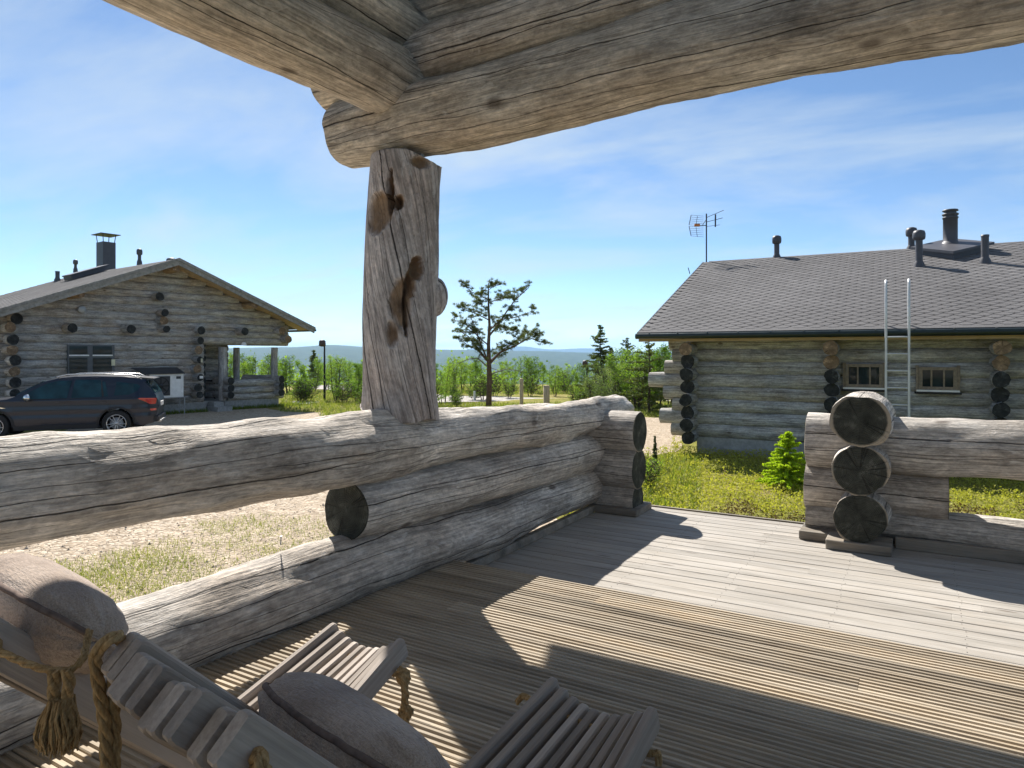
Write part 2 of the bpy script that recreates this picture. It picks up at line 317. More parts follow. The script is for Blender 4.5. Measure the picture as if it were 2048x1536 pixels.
def glass_mat(name,tint,rough=.03):
    g=NG(name); n=g.noise(g.obj(True),3.,3); g.fin(g.ramp(n,[(.35,tint),(.7,tuple(k*2.2 for k in tint))]),rough,None,.25); g.b.inputs['Coat Weight'].default_value=.0; g.b.inputs['Coat Roughness'].default_value=.02; return g.m
M['glass']=glass_mat('window_glass',(.012,.02,.022)); M['carglass']=glass_mat('car_glass',(.006,.026,.036),.04)
def paint(name,c):
    g=NG(name); n=g.noise(g.obj(False),3,3); g.fin(tuple(c),.3,None,.3,.0); g.b.inputs['Coat Weight'].default_value=.4; g.b.inputs['Coat Roughness'].default_value=.03; return g.m
M['carpaint']=paint('dark_blue_car_paint',(.005,.011,.026)); M['trim']=plain('black_plastic_trim',(.018,.018,.02),.6); M['tyre']=plain('tyre_rubber',(.018,.018,.018),.85)
M['alloy']=plain('alloy_wheel',(.5,.5,.5),.28,.8,.5,.05); M['chrome']=plain('chrome_strip',(.75,.75,.75),.12,1.,.5,.02)
g=NG('red_tail_light'); g.fin((.36,.006,.01),.2,None,.7); g.b.inputs['Coat Weight'].default_value=.8; M['tail']=g.m
M['plate']=plain('number_plate_white',(.7,.7,.68),.4)
def shingle_mat():
    g=NG('bitumen_shingle'); v=g.obj(True); geo=g.n('ShaderNodeNewGeometry'); wv=geo.outputs['Position']; n=g.noise(wv,60.,2,.7); b=g.noise(wv,.5,4); pi=geo.outputs['Random Per Island']
    col=g.ramp(n,[(.3,(.085,.083,.084)),(.6,(.145,.140,.141)),(.8,(.21,.205,.205))]); col=g.mix(1.,col,g.range(b,.3,.7,.85,1.15),'MULTIPLY'); col=g.mix(1.,col,g.range(pi,0,1,.9,1.1),'MULTIPLY')
    return g.fin(col,.9,g.bump(n,.4,.004),.2)
M['shingle']=shingle_mat()
def cloth():
    g=NG('brown_linen_chenille'); v=g.obj(True); a=g.noise(g.vmath('MULTIPLY',v,(1,1,1)),7.,3,.5); f1=g.noise(g.vmath('MULTIPLY',v,(50,480,300)),1.,2); f2=g.noise(g.vmath('MULTIPLY',v,(480,60,300)),1.,2)
    col=g.ramp(a,[(.3,(.29,.225,.175)),(.52,(.42,.34,.275)),(.75,(.54,.46,.39))]); f=g.math('ADD',f1,f2)
    col=g.mix(.45,col,g.range(f,.78,1.22,.6,1.45),'MULTIPLY'); cr_=g.noise(g.vmath('MULTIPLY',v,(5,16,16)),1.,3,.5,1.2); cr2=g.noise(g.vmath('MULTIPLY',v,(24,7,7)),1.,2,.5,.8); m=g.fin(col,.95,g.bump(f,.8,.004,g.bump(g.math('ADD',cr_,g.math('MULTIPLY',cr2,.6)),.55,.02)),.15)
    g.b.inputs['Sheen Weight'].default_value=.3; g.b.inputs['Sheen Roughness'].default_value=.45; g.b.inputs['Sheen Tint'].default_value=(.75,.78,.9,1); return m
M['cloth']=cloth()
M['piping']=plain('dark_piping',(.16,.125,.11),.95,0,.1,.3,60)
def ropem():
    g=NG('jute_rope'); v=g.obj(True); n=g.noise(g.vmath('MULTIPLY',v,(200,200,60)),1.,3,.7); m=g.noise(v,14,4)
    col=g.ramp(n,[(.3,(.22,.14,.065)),(.55,(.40,.28,.14)),(.8,(.55,.42,.25))]); col=g.mix(.5,col,g.range(m,.3,.7,.6,1.3),'MULTIPLY'); return g.fin(col,.95,g.bump(n,.6,.003),.1)
M['rope']=ropem()
def hollow_blend(mat):
    """post: rotten brown heartwood where the mesh attribute says a pocket is"""
    t=mat.node_tree; b=[n for n in t.nodes if n.type=='BSDF_PRINCIPLED'][0]; src=b.inputs['Base Color'].links[0].from_socket
    at=t.nodes.new('ShaderNodeAttribute'); at.attribute_name='pocket'; nz=t.nodes.new('ShaderNodeTexNoise'); nz.inputs['Scale'].default_value=11; nz.inputs['Detail'].default_value=6
    tcn=t.nodes.new('ShaderNodeTexCoord'); t.links.new(tcn.outputs['Object'],nz.inputs['Vector'])
    rp=t.nodes.new('ShaderNodeValToRGB'); t.links.new(nz.outputs[0],rp.inputs[0]); e=rp.color_ramp.elements; e[0].position=.35; e[0].color=(.12,.07,.036,1); e[1].position=.68; e[1].color=(.34,.225,.13,1)
    mx=t.nodes.new('ShaderNodeMixRGB'); t.links.new(at.outputs['Fac'],mx.inputs[0]); t.links.new(src,mx.inputs[1]); t.links.new(rp.outputs[0],mx.inputs[2]); t.links.new(mx.outputs[0],b.inputs['Base Color'])
hollow_blend(M['kelo_post'])

# ------------------------------------------------------------------ logs
def log_mesh(name,L,r0,r1,seed,seg=28,step=.06,wob=.012,bump=.02,ell=.04,mats=None,caps=True,bulge=None):
    n=max(2,int(L/step)); V=[];F=[];MI=[];SM=[]
    ph=seed*7.31
    for i in range(n+1):
        t=i/n; x=L*t; r=r0+(r1-r0)*t
        if bulge: r+=sum(a*math.exp(-((x-c)/wd)**2) for c,a,wd in bulge)
        cy=wob*noise.noise((x*.7,ph,1.)); cz=wob*noise.noise((x*.7,ph,9.))
        e=.992 if i in (0,n) else 1.
        for j in range(seg):
            a=2*math.pi*j/seg; c,s=math.cos(a),math.sin(a)
            d=bump*(noise.noise((x*1.1+ph,c*1.1,s*1.1))*1.0+.6*noise.noise((x*3.2+ph,c*2.2,s*2.2+3))+.2*noise.noise((x*8+ph,c*5,s*5))+.09*noise.noise((x*17,c*9+ph,s*9)))
            rr=(r*(1+ell*math.cos(2*a+ph))+d)*e
            V.append((x,cy+rr*c,cz+rr*s))
    for i in range(n):
        for j in range(seg): F.append((i*seg+j,(i+1)*seg+j,(i+1)*seg+(j+1)%seg,i*seg+(j+1)%seg)); MI.append(0); SM.append(True)
    if caps:
        for i,sg in ((0,-1),(n,1)):
            b=len(V); ring=[V[i*seg+j] for j in range(seg)]; cxx=sum(p[1] for p in ring)/seg; czz=sum(p[2] for p in ring)/seg; X=ring[0][0]
            V+=ring
            V+=[(X+sg*.004,cxx+(p[1]-cxx)*.93,czz+(p[2]-czz)*.93) for p in ring]; V.append((X+sg*.005,cxx,czz)); c=b+2*seg
            for j in range(seg):
                k=(j+1)%seg; q=(b+j,b+k,b+seg+k,b+seg+j); tr=(b+seg+j,b+seg+k,c)
                F.append(q[::-1] if sg<0 else q); F.append(tr[::-1] if sg<0 else tr); MI+=[1,1]; SM+=[False,False]
    me=bpy.data.meshes.new(name); me.from_pydata(V,[],F); me.polygons.foreach_set('material_index',MI); me.polygons.foreach_set('use_smooth',SM); me.update()
    for m in (mats or [M['kelo'],M['end']]): me.materials.append(m)
    return me
def xmat(a,b,roll=0.):
    a=Vector(a); d=(Vector(b)-a).normalized(); q=d.to_track_quat('X','Z').to_matrix().to_4x4()
    return Matrix.Translation(a)@q@Matrix.Rotation(roll,4,'X')
def log(a,b,r0,r1=None,parent=None,name='log',seed=None,**k):
    seed=rng.random()*50 if seed is None else seed; r1=r0 if r1 is None else r1
    L=(Vector(b)-Vector(a)).length; me=log_mesh(name,L,r0,r1,seed,**k); return link(name,me,None,parent,mat=xmat(a,b,rng.random()*.6))

# ------------------------------------------------------------------ ground, hills, yard
def terrain():
    radii=[0]; r=2.
    while r<9500: radii.append(r); r*=1.13 if r>20 else 1.25
    radii+= [9500]; nA=360; V=[(0,0,GZ)];F=[]
    def ridge(px):   # skyline height over the horizon in photo pixels, by bearing
        pts=[(-4000,14),(0,10),(300,10),(590,13),(660,18),(760,13),(900,9),(1080,6),(1180,3),(1260,5),(1340,9),(2048,10),(6000,10)]
        for (x0,y0),(x1,y1) in zip(pts,pts[1:]):
            if x0<=px<=x1: t=(px-x0)/(x1-x0); t=t*t*(3-2*t); return y0+(y1-y0)*t
        return 10
    for ri in radii[1:]:
        for k in range(nA):
            a=2*math.pi*k/nA; x,y=ri*math.cos(a),ri*math.sin(a)
            d=Vector((x,y,0)); u=d.dot(FW); rr=d.dot(RT); px=1024+FPX*rr/u if u>.3*ri else (4000 if rr>0 else -2500)
            z=GZ
            if ri>14: z+=.10*noise.noise((x*.12,y*.12,0))*min(1,(ri-14)/10)
            if ri>47: t=min(1,(ri-47)/85); t=t*t*(3-2*t); z-=15*t
            if ri>130: t=min(1,(ri-130)/1700); z-=100*t
            if ri>2000:
                t=min(1,(ri-2000)/3600); t=t*t*(3-2*t); top=ridge(px)/FPX*5600+6*noise.noise((x*.0012,y*.0012,3.)); z=z*(1-t)+top*t
                z+=14*noise.noise((x*.0009,y*.0009,7.))*math.sin(min(1,max(0,(ri-2000)/3600))*math.pi)
            if ri>5800: z-= (ri-5800)*.03
            V.append((x,y,z))
    for k in range(nA): F.append((0,1+k,1+(k+1)%nA))
    for i in range(len(radii)-2):
        for k in range(nA): a=1+i*nA+k; b=1+i*nA+(k+1)%nA; F.append((a,a+nA,b+nA,b))
    me=bpy.data.meshes.new('ground'); me.from_pydata(V,[],F); me.polygons.foreach_set('use_smooth',[True]*len(F)); me.update()
    return tag(link('ground',me,M['ground']),'heath ground running out to the far wooded hills',None,None,'structure')
terrain()
def far_fell():
    V=[];F=[];n=60
    for i in range(n+1):
        px=880+(1260-880)*i/n; u=11800; x=(px-1024)/FPX*u; hgt=(9+7*math.exp(-((px-1045)/38)**2)+3*math.exp(-((px-960)/30)**2)+3*math.exp(-((px-1180)/50)**2))*u/FPX
        e=min(1,i/8,(n-i)/8); 
        for dz,k in ((0,-200),(0,0),(1500,-200)):
            V.append(P(x,u+ (dz if k!=0 else 700),H+(hgt*e if k==0 else -200)))
    for i in range(n):
        a=i*3; F+= [(a,a+3,a+4,a+1),(a+1,a+4,a+5,a+2)]
    me=bpy.data.meshes.new('hills'); me.from_pydata(V,[],F); me.update(); return tag(link('hills',me,M['ground']),'pale far fell behind the nearer wooded ridge',None,None,'structure')
def sheet(name,pts,z,mat,label,jag=.25,sub=5):
    pts=[Vector((p[0],p[1],0)) for p in pts]; out=[]
    for a,b in zip(pts,pts[1:]+pts[:1]):
        n=max(1,int((b-a).length/.6)); nrm=Vector((-(b-a).y,(b-a).x,0)).normalized()
        for i in range(n):
            p=a.lerp(b,i/n); q=jag*noise.noise((p.x*.9,p.y*.9,2.))+jag*.5*noise.noise((p.x*2.7,p.y*2.7,4.)); p=p+nrm*q; out.append((p.x,p.y,z))
    bm=bmesh.new(); f=bm.faces.new([bm.verts.new(v) for v in out]); bmesh.ops.triangulate(bm,faces=[f]); bm.normal_update()
    for f in bm.faces:
        if f.normal.z<0: f.normal_flip()
    me=bpy.data.meshes.new(name); bm.to_mesh(me); bm.free(); return tag(link(name,me,mat),label,None,None,'structure')
yard=[(-1.2,-6),(-24,-6),P(-30,14),P(-24,24),P(-12.5,24.6),P(-9.5,26.5),P(-8.3,25),G(640,826),G(740,850),G(800,900),(-3.6,7.5),(-3.1,5.),(-2.0,3.0)]
sheet('gravel_yard',yard,GZ+.012,M['gravel'],'pale gravel yard in front of the cabins',.3)
sheet('path',[G(1230,832),G(1345,838),G(1372,862),G(1350,905),G(1290,918),G(1200,900),G(1100,880)],GZ+.014,M['gravel'],'sandy path beside the right cabin',.25)
sheet('road',[G(600,769),G(760,775),G(900,792),G(1000,794),G(1100,797),G(1230,799),G(1420,803),G(1420,812),G(1230,809),G(1100,806),G(1000,803),G(860,806),G(700,782),G(600,777)],GZ+.02,M['road'],'pale gravel road beyond the railing',.12)
sheet('concrete_pad',[G(585,803),G(640,805),G(600,811),G(585,811)],GZ+.03,M['concrete'],'pale concrete pad at the far end of the left cabin',.0)

# ------------------------------------------------------------------ decks
SZ=-.162
def grooved_board(L):
    w=.1055; t=.028; rib=.0172; gr=(w-4*rib)/3; d=.008; c=.003; pts=[(-w/2,-t)]
    y=-w/2
    for k in range(4):
        pts+= [(y,-c if k==0 else -d),(y+c,0),(y+rib-c,0),(y+rib,-c if k==3 else -d)]; y+=rib+gr
    pts.append((w/2,-t)); b=MB(); n=len(pts)
    vs=[(0,p,q) for p,q in pts]+[(L,p,q) for p,q in pts]; fs=[(i,n+i,n+(i+1)%n,(i+1)%n) for i in range(n)]+[tuple(range(n)),tuple(range(2*n-1,n-1,-1))]
    fs=[f[::-1] for f in fs]; b.add(vs,fs); return b.mesh('deck_board')
gm={}
def put_board(kind,x0,x1,y,z,parent):
    L=round(x1-x0,2); key=(kind,L)
    if key not in gm:
        if kind=='g': gm[key]=grooved_board(L); gm[key].materials.append(M['deck_g'])
        else:
            b=MB(); b.box((L/2,0,-.014),(L,.1065,.028),ch=.003); gm[key]=b.mesh('deck_board'); gm[key].materials.append(M['deck_s'])
    o=link('deck_board',gm[key],None,parent,loc=(x0,y,z)); o.rotation_euler=(rng.uniform(-.004,.004),0,rng.uniform(-.0006,.0006)); o.location.z+=rng.uniform(-.0012,.0012); return o
d1=tag(empty('grooved_deck'),'raised deck of grooved boards under the porch roof',None,None,'structure')
y=3.42-.056; i=0
while y>-2.6:
    xs=[-2.58,6.0]
    if i%3==1: xs=[-2.58,(-1.42,-.2,.6,1.2)[(i//3)%4],6.0]
    if i%3==2: xs=[-2.58,(2.2,-2.0,1.6,.1)[(i//3)%4],6.0]
    for a,b in zip(xs,xs[1:]): put_board('g',a+.0015,b-.0015,y,0,d1)
    y-=.112; i+=1
b=MB(); b.box((1.7,.4,-.1),(8.5,5.8,.1)); b.build('deck_frame',M['plank'],d1)
d2=tag(empty('smooth_deck'),'lower deck of smooth boards in the sun',None,None,'structure')
y=3.36; i=0; jo=[(-1.05,),(.3,),(),(-.62,1.9),(),(-1.35,),(.9,),(),(-.95,),(.15,2.2)]; nails=MB()
while y<6.17:
    xs=[-2.50]+list(jo[i%10])+[6.0]
    for a,b in zip(xs,xs[1:]): put_board('s',a+.002,b-.002,y,SZ,d2)
    x=-2.2
    while x<3:
        for dy in (-.03,.03):
            nails.lathe([(.0,.0014),(.0024,.0012),(.0024,0)],6,(x+rng.uniform(-.01,.01),y+dy+rng.uniform(-.004,.004),SZ+.0012))
        x+=.6
    y+=.1132; i+=1
tag(nails.build('nail_heads',M['black'],d2),kind='stuff')
b=MB(); b.box((1.85,4.72,SZ-.085),(8.2,2.8,.11)); b.box((1.8,6.205,SZ-.07),(8.2,.03,.14)); b.build('deck_frame',M['plank'],d2)

# ------------------------------------------------------------------ left railing
rl=tag(empty('log_railing',(-2.62,3.0,0)),'long grey log railing with a three log corner, left of the deck','railing')
def lp(par,a): return Vector(a)-par.location
def rlog(par,a,b,r0,r1=None,**k): return log(lp(par,a),lp(par,b),r0,r1,par,**k)
rlog(rl,(-2.62,-1.2,.815),(-2.60,6.42,.665),.170,.17,seed=3.,step=.045,seg=40,bump=.034,wob=.06,bulge=[(6.2,.012,.4),(4.1,.012,.6),(2.2,.012,.5)])
rlog(rl,(-2.61,2.68,.43),(-2.60,6.10,.335),.160,.172,seed=8.,step=.045,seg=36,bump=.016)
rlog(rl,(-2.63,-1.2,.155),(-2.61,6.10,.03),.195,.165,seed=12.,step=.045,seg=40,bump=.026,wob=.04)
for z,s,x1 in ((.555,21.,-2.14),(.225,22.,-2.15),(-.06,23.,-2.16)):
    rlog(rl,(-3.15,5.88,z),(x1,5.86,z),.178 if z>-.0 else .14,seed=s,step=.04,bump=.012,ell=.03)
b=MB(); b.box(lp(rl,(-2.33,5.86,SZ+.03)),(.46,.40,.06),ch=.008); b.build('base_plank',M['plank'],rl)
b=MB(); b.box(lp(rl,(-2.515,4.55,SZ+.032)),(.06,2.2,.06),ch=.006); b.build('kick_board',M['plank'],rl)
b=MB(); b.box(lp(rl,(-2.60,3.66,SZ+.0)),(.10,.07,.18),ch=.006); b.box(lp(rl,(-2.60,4.35,SZ+.0)),(.10,.07,.18),ch=.006); b.build('support_block',M['plank'],rl)
b=MB(); q=Vector((-2.64,2.28,.335)); q=lp(rl,q); b.tube([q,q+Vector((.004,.0,.038))],.003,6); b.tube([q+Vector((.004,0,.038)),q+Vector((.004,0,.041))],.007,8); b.build('nail',M['galv'],rl)

# ------------------------------------------------------------------ right railing
rr=tag(empty('log_railing',(-.36,5.9,SZ)),'log railing with three round dark log ends facing the deck, on the right','railing')
for z,r,s in ((.775,.192,31.),(.418,.182,32.),(.075,.178,33.)):
    rlog(rr,(-.365,5.48,z),(-.36,6.32,z),r,seed=s,step=.03,seg=40,bump=.02,ell=.05)
rlog(rr,(-.76,5.92,.575),(4.4,5.9,.60),.205,.2,seed=35.,step=.045,seg=40,bump=.022)
rlog(rr,(-.77,5.92,.215),(.18,5.92,.20),.18,.16,seed=36.,step=.04,seg=36,bump=.016)
rlog(rr,(-.76,5.92,-.045),(4.4,5.9,-.03),.15,.145,seed=37.,step=.05,seg=36,bump=.018)
b=MB(); b.box(lp(rr,(-.375,5.60,SZ+.035)),(.42,.30,.068),ch=.006); b.build('base_plank',M['plank'],rr)
b=MB(); b.box(lp(rr,(-.66,5.80,SZ+.035)),(.26,.34,.066),ch=.006); b.build('base_plank',M['plank'],rr)
b=MB(); b.box(lp(rr,(1.95,5.74,SZ+.04)),(4.2,.045,.08),ch=.005); b.build('kick_board',M['plank'],rr)

# ------------------------------------------------------------------ porch (post, beams, roof, wall behind the camera)
po=tag(empty('porch',(-2.6,3.2,0)),'log porch over the deck, its twisted post standing on the left railing','porch')
def plog(a,b,r0,r1=None,**k): return log(lp(po,a),lp(po,b),r0,r1,po,**k)
BM=[M['kelo_beam'],M['end']]
plog((-3.11,3.2,2.607),(6.5,3.2,2.77),.21,.205,name='beam',seed=41.,step=.05,seg=44,bump=.026,wob=.05,mats=BM)
plog((-2.62,3.62,2.79),(-2.62,-1.9,2.84),.195,.205,name='beam',seed=42.,step=.05,seg=40,bump=.02,wob=.03,mats=BM)
plog((-3.24,3.22,2.965),(6.5,3.22,3.10),.185,name='beam',seed=43.,step=.06,seg=36,bump=.02,mats=BM)
plog((-2.62,3.62,3.14),(-2.62,-1.9,3.17),.185,name='beam',seed=44.,step=.06,seg=36,bump=.02,mats=BM)
plog((-2.60,3.24,3.32),(6.5,3.24,3.32),.18,name='beam',seed=45.,step=.08,seg=30,bump=.02,mats=BM)
cm_=None; RP=math.atan(.68); RE=Vector((0,4.82,3.50)); RLN=9.2; tilt=Matrix.Rotation(-RP,4,'X')
for k in range(50):
    x=-4.02+k*.2
    if cm_ is None:
        b=MB(); b.box((0,-RLN/2,.015),(.19,RLN,.03),ch=.004); cm_=b.mesh('ceiling_board'); cm_.materials.append(M['soffit'])
    link('ceiling_board',cm_,None,po,mat=Matrix.Translation(lp(po,(x,RE.y,RE.z)))@tilt)
b=MB(); b.box((1.15,-RLN/2,.08),(10.5,RLN,.09)); me_=b.mesh('roof'); link('roof',me_,M['shingle'],po,mat=Matrix.Translation(lp(po,RE))@tilt)
for k in range(5): plog((-2.62,3.62-k*.75-(.4 if k else 0),3.49+k*.34),(-2.62,-3.2,3.49+k*.34),.18,name='beam',seed=52.+k,step=.3,seg=20,bump=.015,mats=BM)
for k in range(8):
    z=.17+k*.4; plog((-2.9,-2.95,z),(6.5,-2.95,z),.205,name='wall_log',seed=60+k,step=.3,seg=20,bump=.015,mats=BM)
# post
def post():
    z0,z1=.865,2.40; L=z1-z0; seg=176; nz=260; V=[];F=[];pk=[]
    lean=(-.0,.04)
    # direction of the camera seen from the post; angles measured from it, + = photo right
    C=Vector((-2.60,3.17,0)); ax=(-C).normalized(); ay=Vector((-ax.y,ax.x,0))  # ay: to photo right
    def pocket(a,z):
        d=0
        for (ca,cz,sa,sz,rot,dep) in ((-42,2.05,30,.13,-.15,.045),(-22,2.15,7,.13,-.1,.12),(-7,2.10,8,.045,.0,.09),(28,1.73,14,.075,.0,.10),(17,1.64,9,.09,-.3,.10),(3,1.54,17,.14,-.35,.05),(11,1.52,5,.16,-.3,.125),(-10,1.36,10,.085,-.2,.035),(24,2.33,20,.035,.0,.04)):
            da=(a-ca)/sa; dz=(z-cz)/sz; q=da*math.cos(rot)+dz*math.sin(rot)*1.; w_=-da*math.sin(rot)+dz*math.cos(rot)
            e=q*q+w_*w_; e+= .45*noise.noise((a*.06,z*7,cz*.5))+.22*noise.noise((a*.18,z*20,3.))
            if e<1: s=(1-e)**.75; d=(d**3+(dep*s)**3)**(1/3)
        return d
    for i in range(nz+1):
        t=i/nz; z=z0+L*t; c=C+Vector((.01*math.sin(z*2),.012*math.sin(z*1.7),0))+ay*(.07*(t-1)+ .010*math.sin(z*3.1)+.006)
        for j in range(seg):
            a=2*math.pi*j/seg; deg=math.degrees(a); deg=deg-360 if deg>180 else deg
            ca,sa=math.cos(a),math.sin(a); tw=a+z*1.15
            r=.219-.008*(t)+ .018*noise.noise((math.cos(tw)*1.2,math.sin(tw)*1.2,z*.6))+.006*noise.noise((math.cos(tw)*5,math.sin(tw)*5,z*1.4))+.0022*noise.noise((math.cos(tw)*17,math.sin(tw)*17,z*3))
            if t<.12: r+=.012*(.12-t)/.12
            da=(deg-98)/24; dz=(z-1.59)/.115; e=da*da+dz*dz   # burl
            if e<1: r+=.062*(1-e)**.6
            pkd=pocket(deg,z); r-=pkd
            # uneven groove round the pockets and drying checks following the twist
            q=noise.noise((math.cos(tw)*2.1+5,math.sin(tw)*2.1,z*.35)); q2=noise.noise((math.cos(tw)*4.1+9,math.sin(tw)*4.1,z*.4)); ck=max(0,1-min(abs(q)/.012,abs(q2)/.02)); r-=.007*ck
            zz_=z
            if i==0: zz_=z+ .10*max(0,-math.cos(a-math.radians(60)))+.03*noise.noise((ca*2,sa*2,1))
            if i==nz: zz_=z-.085*max(0,math.sin(a))*max(0,ca*.5+.5)-.0
            v=c+(ax*ca+ay*sa)*r; V.append((v.x,v.y,zz_)); pk.append((lambda q:q*q*(3-2*q))(min(1,pkd/.030))*.92)
    # keep the rings near the slanted ends in order
    for i in range(1,nz):
        for j in range(seg):
            lo=V[j][2]; hi=V[nz*seg+j][2]; x,y,z=V[i*seg+j]; t=i/nz; 
            if z<lo+.12: z=max(z,lo+(i/nz)*.12)
            if z>hi-.002: z=hi-.002*(nz-i)*.2
            V[i*seg+j]=(x,y,z)
    for i in range(nz):
        for j in range(seg): k=(j+1)%seg; F.append((i*seg+j,i*seg+k,(i+1)*seg+k,(i+1)*seg+j))
    F.append(tuple(range(seg-1,-1,-1))); F.append(tuple(nz*seg+j for j in range(seg)))
    # mesh local frame: X runs along the post so the grain does too
    Tm=Matrix(((0,0,1,0),(0,1,0,0),(-1,0,0,0),(0,0,0,1)))  # world->local rotation (x'=z)
    W=Matrix.Translation(Vector((C.x,C.y,z0))); loc=[Tm@(Vector(v)-Vector((C.x,C.y,z0))) for v in V]
    me=bpy.data.meshes.new('post'); me.from_pydata(loc,[],F); at=me.attributes.new('pocket','FLOAT','POINT'); at.data.foreach_set('value',pk)
    me.polygons.foreach_set('use_smooth',[True]*(len(F)-2)+[False]*2); me.update(); me.materials.append(M['kelo_post'])
    link('post',me,None,po,mat=Matrix.Translation(-po.location)@W@Tm.inverted())
    b=MB(); q=lp(po,(-2.47,3.16,2.28)); b.tube([q,q+Vector((0,0,.16))],.010,8); b.build('iron_pin',M['galv'],po)
post()

# ------------------------------------------------------------------ slatted chairs
slat_me={}
def slat_mesh(L,dp,th):
    k=(round(L,2),dp,th)
    if k not in slat_me:
        # profile in x(length) / z(depth) with clipped end corners, chamfered along the length
        b=MB(); n=.004; pts=[]
        sec=[(-th/2+n,-dp/2),(th/2-n,-dp/2),(th/2,-dp/2+n),(th/2,dp/2-n),(th/2-n,dp/2),(-th/2+n,dp/2),(-th/2,dp/2-n),(-th/2,-dp/2+n)]
        vs=[]
        for x,s,sh in ((0,.86,0),(.004,.95,0),(.012,1,0),(L-.012,1,0),(L-.004,.95,0),(L,.86,0)):
            for p,q in sec: vs.append((x,p*(s if s>.9 else .92),q*s))
        fs=[tuple(range(7,-1,-1)),tuple(range(40,48))]
        for r in range(5):
            for i in range(8): fs.append((r*8+i,r*8+(i+1)%8,(r+1)*8+(i+1)%8,(r+1)*8+i))
        b.add(vs,[f for f in fs]); slat_me[k]=b.mesh('slat'); slat_me[k].materials.append(M['slat'])
    return slat_me[k]
def rope(b,pts,r,turn=38.,st=3,n=6,fray=0):
    P_=[Vector(p) for p in pts]; Q=[]  # resample
    for i in range(len(P_)-1):
        m=max(2,int((P_[i+1]-P_[i]).length/.006))
        for k in range(m):
            t=k/m; p0=P_[max(i-1,0)];p1=P_[i];p2=P_[i+1];p3=P_[min(i+2,len(P_)-1)]
            Q.append(.5*((2*p1)+(p2-p0)*t+(2*p0-5*p1+4*p2-p3)*t*t+(3*p1-p0-3*p2+p3)*t**3))
    Q.append(P_[-1]); s=0; strands=[[] for _ in range(st)]
    up=Vector((.3,.2,1)).normalized()
    for i,p in enumerate(Q):
        d=(Q[min(i+1,len(Q)-1)]-Q[max(i-1,0)]).normalized(); a=d.cross(up); 
        if a.length<.1: a=d.cross(Vector((1,0,0)))
        a.normalize(); c=a.cross(d); 
        if i: s+=(p-Q[i-1]).length
        for k in range(st):
            t=s*turn*2+k*2*math.pi/st; strands[k].append(p+(a*math.cos(t)+c*math.sin(t))*r*.5)
    for sr in strands: b.tube(sr,r*.58,n)
def tassel(b,top,L,r,seed,n=90):
    rs=random.Random(seed); top=Vector(top)
    for k in range(n):
        a=rs.random()*6.28; q=math.sqrt(rs.random())*r; p=top+Vector((math.cos(a)*q*.45,math.sin(a)*q*.45,0)); pts=[p]
        for s in range(1,5):
            w_=(.6+.9*s/4); pts.append(top+Vector((math.cos(a)*q*w_+rs.uniform(-.25,.25)*r,math.sin(a)*q*w_+rs.uniform(-.25,.25)*r,-L*s/4*rs.uniform(.85,1.08))))
        b.tube(pts,[.0028,.0028,.0024,.002,.0012],4,cap=False)
